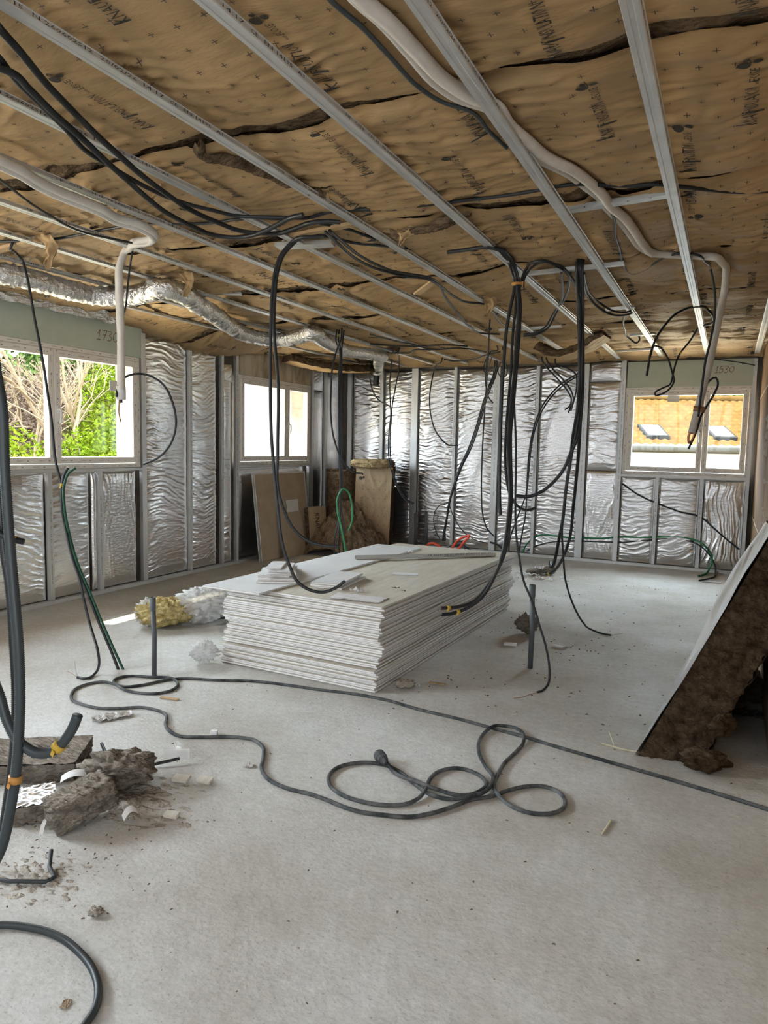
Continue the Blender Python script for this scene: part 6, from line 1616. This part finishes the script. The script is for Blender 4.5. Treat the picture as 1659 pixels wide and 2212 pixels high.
for q, (x, y, zz, l, w, a, til, lab) in enumerate(((-2.02, 1.90, .04, .065, .025, 1.4, .9, 'white plastic strip standing at the right of the tilted wool chunk'), (-2.40, 1.97, .07, .13, .035, .7, .5, 'curved white plastic strip behind the tilted wool chunk'), (-2.50, 2.23, .02, .08, .02, .6, .5, 'white plastic strip at the back of the left pile, nearer'), (-2.46, 2.24, .02, .085, .02, .75, .6, 'white plastic strip at the back of the left pile, farther'), (-2.28, 1.72, .01, .10, .015, 2.2, .1, 'white plastic strip on the floor under the tilted wool chunk'))):
    nU = 12
    U, V = np.meshgrid(np.linspace(-.5, .5, nU), np.linspace(-.5, .5, 6), indexing='ij')
    px_, py_, pz_ = U * l, V * w * math.cos(til), .025 * (1 - (2 * U) ** 2) + V * w * math.sin(til)
    X = x + px_ * math.cos(a) - py_ * math.sin(a); Y = y + px_ * math.sin(a) + py_ * math.cos(a)
    o = np_mesh('plastic_strip', np.stack([X, Y, zz + pz_ + .004], -1).reshape(-1, 3), [grid_faces(nU, 6)], [0], ['paper']); tag(o, lab, 'plastic', 'white plastic strips in the left pile')
b = MB(); b.tube([(-2.64, 2.31, .045), (-2.56, 2.27, .015), (-2.40, 2.29, .012), (-2.31, 2.30, .015), (-2.22, 2.39, .03)], .008, 6)
tag(b.build('plastic_edging', 'dark_plastic', smooth=True), 'bent dark grey plastic edging strip behind the left pile', 'plastic')
b = MB(); b.box((-2.24, 2.40, .045), (.11, .004, .05), Matrix.Rotation(.5, 3, 'Z')); b.box((-2.26, 2.43, .06), (.15, .03, .003), Matrix.Rotation(-.7, 3, 'Z'))
tag(b.build('plastic_angle', 'film_clear'), 'clear plastic angle piece standing behind the left pile', 'plastic')
for q, (x, y, w, a, lab) in enumerate(((-2.10, 2.27, .075, .2, 'flat grey plaster fragment behind the left pile, larger left one'), (-2.0, 2.31, .07, .1, 'flat grey plaster fragment behind the left pile, right one'), (-1.92, 2.02, .06, .2, 'flat grey plaster fragment at the right of the left pile'))):
    b = MB(); b.box((x, y, .014), (w, w * .6, .012), Matrix.Rotation(a, 3, 'Z') @ Matrix.Rotation(.2, 3, 'X')); tag(b.build('plaster_fragment', 'board_face', bevel=.002), lab, 'debris')
b = MB(); b.tube([(-2.09, 1.60, .04), (-2.05, 1.56, .012), (-1.985, 1.53, .010), (-1.99, 1.50, .010), (-2.10, 1.44, .012), (-2.2, 1.42, .01)], .0075, 6)
tag(b.build('plastic_edging', 'dark_plastic', smooth=True), 'bent dark plastic strip on the floor at the left edge below the pile', 'plastic')
limp('plastic_strip', 'crumpled white plastic ribbon on the floor at the left edge above the pile', -2.92, 2.63, 0, .20, .06, 1.0, 'paper', 27, .045, 'plastic')
# litter near the back wall
for q, (x, y, s, a, lab) in enumerate(((-2.02, 8.25, (.22, .16, .07), .3, 'flat brown wool scrap in the litter near the back wall, left'), (-1.86, 8.32, (.16, .12, .10), .9, 'upright brown wool scrap in the litter near the back wall, right'))):
    lump('wool_scrap', lab, (x, y, 0), s, a, 'wool_grey', 83 + q, .35, 3, n=36)
limp('plastic_scrap', 'crumpled clear plastic at the back of the litter near the back wall', -2.0, 8.55, 0, .22, .16, .3, 'film', 87, .09, 'plastic')
for q in range(9):
    x, y, a = -2.18 + .075 * q + rg.uniform(-.03, .03), 7.98 + rg.uniform(-.16, .16), rg.uniform(0, 3)
    P = [(x + t * .08 * math.cos(a + t), y + t * .08 * math.sin(a + t), .012 + .02 * abs(math.sin(t * 3 + q))) for t in np.linspace(-1, 1, 7)]
    o = hose('paper_shred', P, .006, 'paper', seg=5); tag(o, 'twisted white shred in the litter near the back wall, ' + ['first', 'second', 'third', 'fourth', 'fifth', 'sixth', 'seventh', 'eighth', 'ninth'][q] + ' from the left', 'paper', 'white shreds in the back litter')
lump('wool_clump', 'clump of brown wool on the floor behind the right grey pipe', (-1.40, 5.52, 0), (.17, .15, .15), .3, 'wool_grey', 89, .45, 2.6, n=50)
b = MB(); b.box((-1.42, 5.12, .012), (.10, .035, .02), Matrix.Rotation(.2, 3, 'Z')); tag(b.build('plaster_fragment', 'board_white', bevel=.002), 'little white plaster block on the floor left of the right grey pipe', 'debris')
b = MB(); b.box((-1.08, 5.25, .01), (.09, .04, .015), Matrix.Rotation(-.3, 3, 'Z')); tag(b.build('plaster_fragment', 'board_white', bevel=.002), 'little white plaster chip on the floor right of the right grey pipe', 'debris')
b = MB(); b.box((-2.30, 2.73, .0125), (.034, .022, .024), Matrix.Rotation(.35, 3, 'Z')); b.tube([(-2.296, 2.717, .0135), (-2.297, 2.721, .0135)], .004, 8)
tag(b.build('plastic_clip', 'paper', bevel=.001), 'small white plastic block beside the floor cable bend', 'plastic')
limp('paper_scrap', 'tiny white paper scrap on the floor right of the cable bend', -1.93, 2.53, 0, .05, .04, .3, 'paper', 91, .02)
limp('paper_scrap', 'tiny clear plastic scrap lying on the long straight floor cable', -2.06, 3.31, .018, .04, .03, .3, 'film', 93, .02, 'plastic')
b = MB(); b.box((-2.86, 3.0, .006), (.12, .022, .008), Matrix.Rotation(.15, 3, 'Z')); tag(b.build('wood_chip', 'wood', bevel=.001), 'flat wood chip beside the small cable loop', 'wood chip')
b = MB(); b.box((-1.58, 4.02, .008), (.11, .025, .006), Matrix.Rotation(.1, 3, 'Z')); tag(b.build('wood_chip', 'wood', bevel=.001), 'torn brown paper chip on the floor off the near corner of the stack', 'paper')
lump('rubble_piece', 'small grey rubble crumbs at the near corner of the stack', (-1.74, 3.86, 0), (.13, .09, .05), .4, 'dust', 95, .4, 3, cat='debris', n=36)
limp('plastic_scrap', 'clear plastic crumb beside the rubble at the near corner of the stack', -1.68, 3.92, 0, .05, .04, .3, 'film', 97, .04, 'plastic')
for q, (p0, p1, p2, lab) in enumerate((((-.965, 1.20, .004), (-.93, 1.25, .007), (-.90, 1.27, .006), 'pale straw like strip on the floor at the bottom of the photo'), ((-.36, 2.72, .004), (-.35, 2.78, .005), (-.343, 2.85, .004), 'pale straw like strip on the floor right of the cable loops'), ((-.50, 3.60, .004), (-.40, 3.58, .005), (-.30, 3.58, .006), 'pale straw lying level before the leaning slab'), ((-.44, 3.60, .008), (-.46, 3.66, .02), (-.48, 3.70, .035), 'pale straw slanting before the leaning slab'))):
    o = hose('straw', [p0, p1, p2], .0035, 'straw', seg=5); tag(o, lab, 'straw')
b = MB(); b.box((-.10, 8.9, .006), (.22, .05, .006), Matrix.Rotation(.15, 3, 'Z')); tag(b.build('metal_offcut', 'steel'), 'flat metal offcut on the floor before the far right foil panels', 'metal piece')
limp('leaf_scrap', 'small brown torn leaf like scrap in the bottom left of the floor', -1.50, 1.18, 0, .022, .032, .4, 'board_brown', 99, .006, 'paper')
lump('wool_tuft', 'small fuzzy grey tuft on the floor below the left pile', (-1.72, 1.47, 0), (.05, .04, .02), .3, 'dust', 101, .5, 3, cat='insulation', n=30)
# crumbs strewn over the slab
nb = NB(); rc = random.Random(8)
for q in range(420):
    if q < 200: x, y = rc.uniform(-3.4, .2), rc.uniform(1.1, 5.5)
    elif q < 330: x, y = rc.uniform(-1.7, .0), rc.uniform(3.8, 8.8)
    else: x, y = rc.gauss(-2.0, .25), rc.gauss(1.7, .3)
    if -3.1 < x < -1.7 and 3.55 < y < 6.35: continue
    s_ = rc.uniform(.002, .006) * (1 + (y > 3.5) * .6); a = rc.uniform(0, 3.1)
    c, d_ = math.cos(a), math.sin(a)
    V = np.array([(x + s_ * (c * u - d_ * v * .6), y + s_ * (d_ * u + c * v * .6), zz) for u, v, zz in ((-1, -1, 0), (1.3, -.8, 0), (1, 1, 0), (-.9, .8, 0), (0.2, .1, s_ * .8))])
    nb.add(V, [np.array([(0, 1, 4), (1, 2, 4), (2, 3, 4), (3, 0, 4)])], 0)
o = nb.build('floor_crumbs', ['grit'], smooth=False); tag(o, 'tiny dark crumbs and grit strewn over the concrete floor', 'debris', kind='stuff')

# ------------------------------------------------------------------ outside
b = MB(); b.mm((-60, -30, -3.6), (40, 60, -3.2))
o = b.build('ground', 'grass'); tag(o, kind='structure')
# unseen eaves over the left wall; deeper far part added to block sun
b = MB(); b.mm((-6.155, -3.2, 2.62), (-5.80, 6.2, 2.72)); b.mm((-6.85, 6.2, 2.62), (-5.80, 9.2, 2.72)); o = b.build('trim_3', 'soffit'); tag(o, kind='structure')
# white wing of the house beside the left windows
rt = top('house_wing', 'white rendered wing of the building outside the middle window', 'building', None, (-7.6, 9.4, -3.2))
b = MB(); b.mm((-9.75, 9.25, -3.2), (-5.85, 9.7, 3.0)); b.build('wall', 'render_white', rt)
b = MB(); b.mm((-9.95, 9.0, 3.0), (-5.85, 9.9, 3.1)); b.build('eaves', 'soffit', rt)


def leaves(c, rad, n, size, seed, shell=.55):
    g = np.random.default_rng(seed)
    d = g.normal(size=(n, 3)); d /= np.linalg.norm(d, axis=1)[:, None]
    r = (shell + (1 - shell) * g.random(n)) * (1 + .28 * gnoise(d[:, 0] * 2.5 + seed, d[:, 1] * 2.5 + d[:, 2] * 2, seed))
    P = np.array(c) + d * r[:, None] * np.array(rad)
    a = g.normal(size=(n, 3)); a /= np.linalg.norm(a, axis=1)[:, None]
    b_ = np.cross(a, g.normal(size=(n, 3))); b_ /= np.linalg.norm(b_, axis=1)[:, None]
    s = size * (.6 + .8 * g.random(n))[:, None]
    V = np.stack([P - a * s, P + b_ * s * .45, P + a * s, P - b_ * s * .45], 1).reshape(-1, 3)
    return V, np.arange(4 * n).reshape(-1, 4)


def tree(name, label, base, crowns, leaf, group='trees and bushes outside the left window', branches=None, cat='tree'):
    rt = top(name, label, cat, group, base)
    if crowns:
        nb = NB()
        for (c, rad, n, size, sd) in crowns: nb.add(*leaves(c, rad, n, size, sd))
        nb.build('foliage', [leaf], rt, smooth=False)
    b = MB(); rgt = random.Random(hash(label) % 1000 if False else len(label))
    def grow(p, d, L, r, lev):
        q = p + d * L
        mid = (p + q) / 2 + Vector((rgt.uniform(-1, 1), rgt.uniform(-1, 1), rgt.uniform(-.5, .5))) * L * .10
        b.tube([p, mid, q], r, 5, rfun=lambda i: r * (1 - .2 * i), cap=False)
        if lev <= 0: return
        for _ in range(3 if lev > 1 else 4):
            nd_ = (d + Vector((rgt.uniform(-1, 1), rgt.uniform(-1, 1), rgt.uniform(-.45, .75))) * .85).normalized()
            grow(p + d * L * rgt.uniform(.55, 1), nd_, L * rgt.uniform(.55, .8), r * .58, lev - 1)
    for (p, d, L, r, lev) in (branches or [(Vector(base), Vector((0, 0, 1)), 2.5, .10, 1)]):
        grow(Vector(p), Vector(d).normalized(), L, r, lev)
    b.build('branches', 'bark', rt, smooth=True)
    return rt


G = -3.2
tree('bush', 'bright green bush low in the left pane of the left window', (-13.2, 9.0, G), [((-13.2, 9.0, -.2), (1.5, 1.3, 2.1), 12480, .055, 1), ((-13.6, 7.9, -.4), (1.4, 1.2, 1.7), 8400, .055, 11)], 'leaf')
tree('bare_tree', 'pale leafless tree with tangled branches in the left pane of the left window', (-15.5, 10.4, G), [], None, branches=[((-15.5, 10.4, G), (.1, 0, 1), 3.2, .16, 5), ((-15.2, 10.1, -.6), (.3, -.4, 1), 1.7, .10, 5), ((-15.4, 10.9, -.4), (.1, .5, 1), 1.7, .09, 5), ((-15.0, 9.4, -.4), (.2, -.2, .8), 1.8, .08, 5)])
tree('bush', 'purplish leafless thicket behind the bare tree outside the left window', (-18.5, 13.0, G), [((-18.5, 12.3, 1.6), (1.6, 3.0, 2.4), 21600, .055, 2), ((-18.5, 15.2, 1.6), (1.6, 2.2, 2.4), 15600, .055, 3)], 'leaf_purple')
tree('bush', 'bright green bush filling the lower right pane of the left window', (-13.5, 12.0, G), [((-13.5, 11.5, -.1), (1.3, 1.5, 1.85), 14400, .055, 4), ((-13.6, 13.0, .55), (1.2, 1.2, 2.0), 12000, .055, 5)], 'leaf')
tree('tree', 'tall bright green tree at the right in the left window', (-16.5, 15.2, G), [((-16.5, 15.4, 1.9), (1.4, 1.5, 2.3), 14400, .055, 6)], 'leaf')
tree('bare_tree', 'slender bare tree in the middle of the right pane of the left window', (-15.0, 12.5, G), [], None, branches=[((-15.0, 12.5, G), (0, 0, 1), 4.6, .10, 5)])
tree('conifer', 'dark green conifers far behind outside the left window', (-24, 17, G), [((-24, 14.5, 4.2), (2, 2.0, 2.6), 3500, .2, 7), ((-25, 20.5, 4.6), (2, 2.4, 3.0), 4200, .2, 8), ((-24, 17.5, 2.8), (2, 2.0, 1.6), 2500, .2, 9)], 'leaf_dark')

# house opposite the far right window
rt = top('house', 'house with orange tiled roof and skylights seen through the far right window', 'building', None, (-.8, 24, G))
rt.rotation_euler.z = .42
ye, ze, yr, zr = 24.0, 1.72, 28.6, 3.52
n, k = 420, 120
X, T = np.meshgrid(np.linspace(-9, 6, n), np.linspace(0, 1, k), indexing='ij')
rows = T * 14
Zt = ze + (zr - ze) * T + .022 * np.cos(X * 2 * np.pi / .26) + .075 * (1 - (rows % 1)) - .03
Yt = ye - .25 + (yr - ye + .25) * T
np_mesh('roof', np.stack([X, Yt, Zt], -1).reshape(-1, 3), [grid_faces(n, k)[:, ::-1]], [0], ['tile'], rt)
b = MB(); b.mm((-9, 24.2, G), (6, 24.5, 1.66)); b.build('wall', 'render_white', rt)
b = MB(); b.tube([(-9, 23.72, 1.62), (6, 23.72, 1.62)], .09, 10); b.build('gutter', 'gutter', rt, smooth=True)
b = MB(); b.mm((-9, 23.78, 1.50), (6, 24.2, 1.62)); b.build('eaves_board', 'gutter', rt)
b = MB(); b.tube([(-9, 28.6, 3.55), (6, 28.6, 3.55)], .12, 8); b.build('ridge', 'tile', rt, smooth=True)
sl = Vector((0, yr - ye, zr - ze)).normalized(); nrm_ = Vector((0, -sl.z, sl.y))
for x in (-2.02, .10):
    cc = Vector((x, 24.85, ze + (zr - ze) * (24.85 - ye) / (yr - ye) + .12)); R = Matrix((Vector((1, 0, 0)), sl, nrm_)).transposed()
    sk = MB(); sk.box(cc, (.72, 1.1, .12), R); s_ = sk.build('skylight', 'fascia', rt)
    b = MB(); b.box(cc + nrm_ * .066, (.58, .94, .012), R); b.build('pane', 'roof_glass', s_)
tree('tree', 'green tree behind the orange roof in the far right window', (2.0, 36, G), [((1.6, 36, 4.3), (2.6, 1.6, 2.0), 5200, .18, 21), ((-1.8, 37, 4.0), (1.6, 1.5, 1.5), 2200, .18, 23)], 'leaf', group=None)
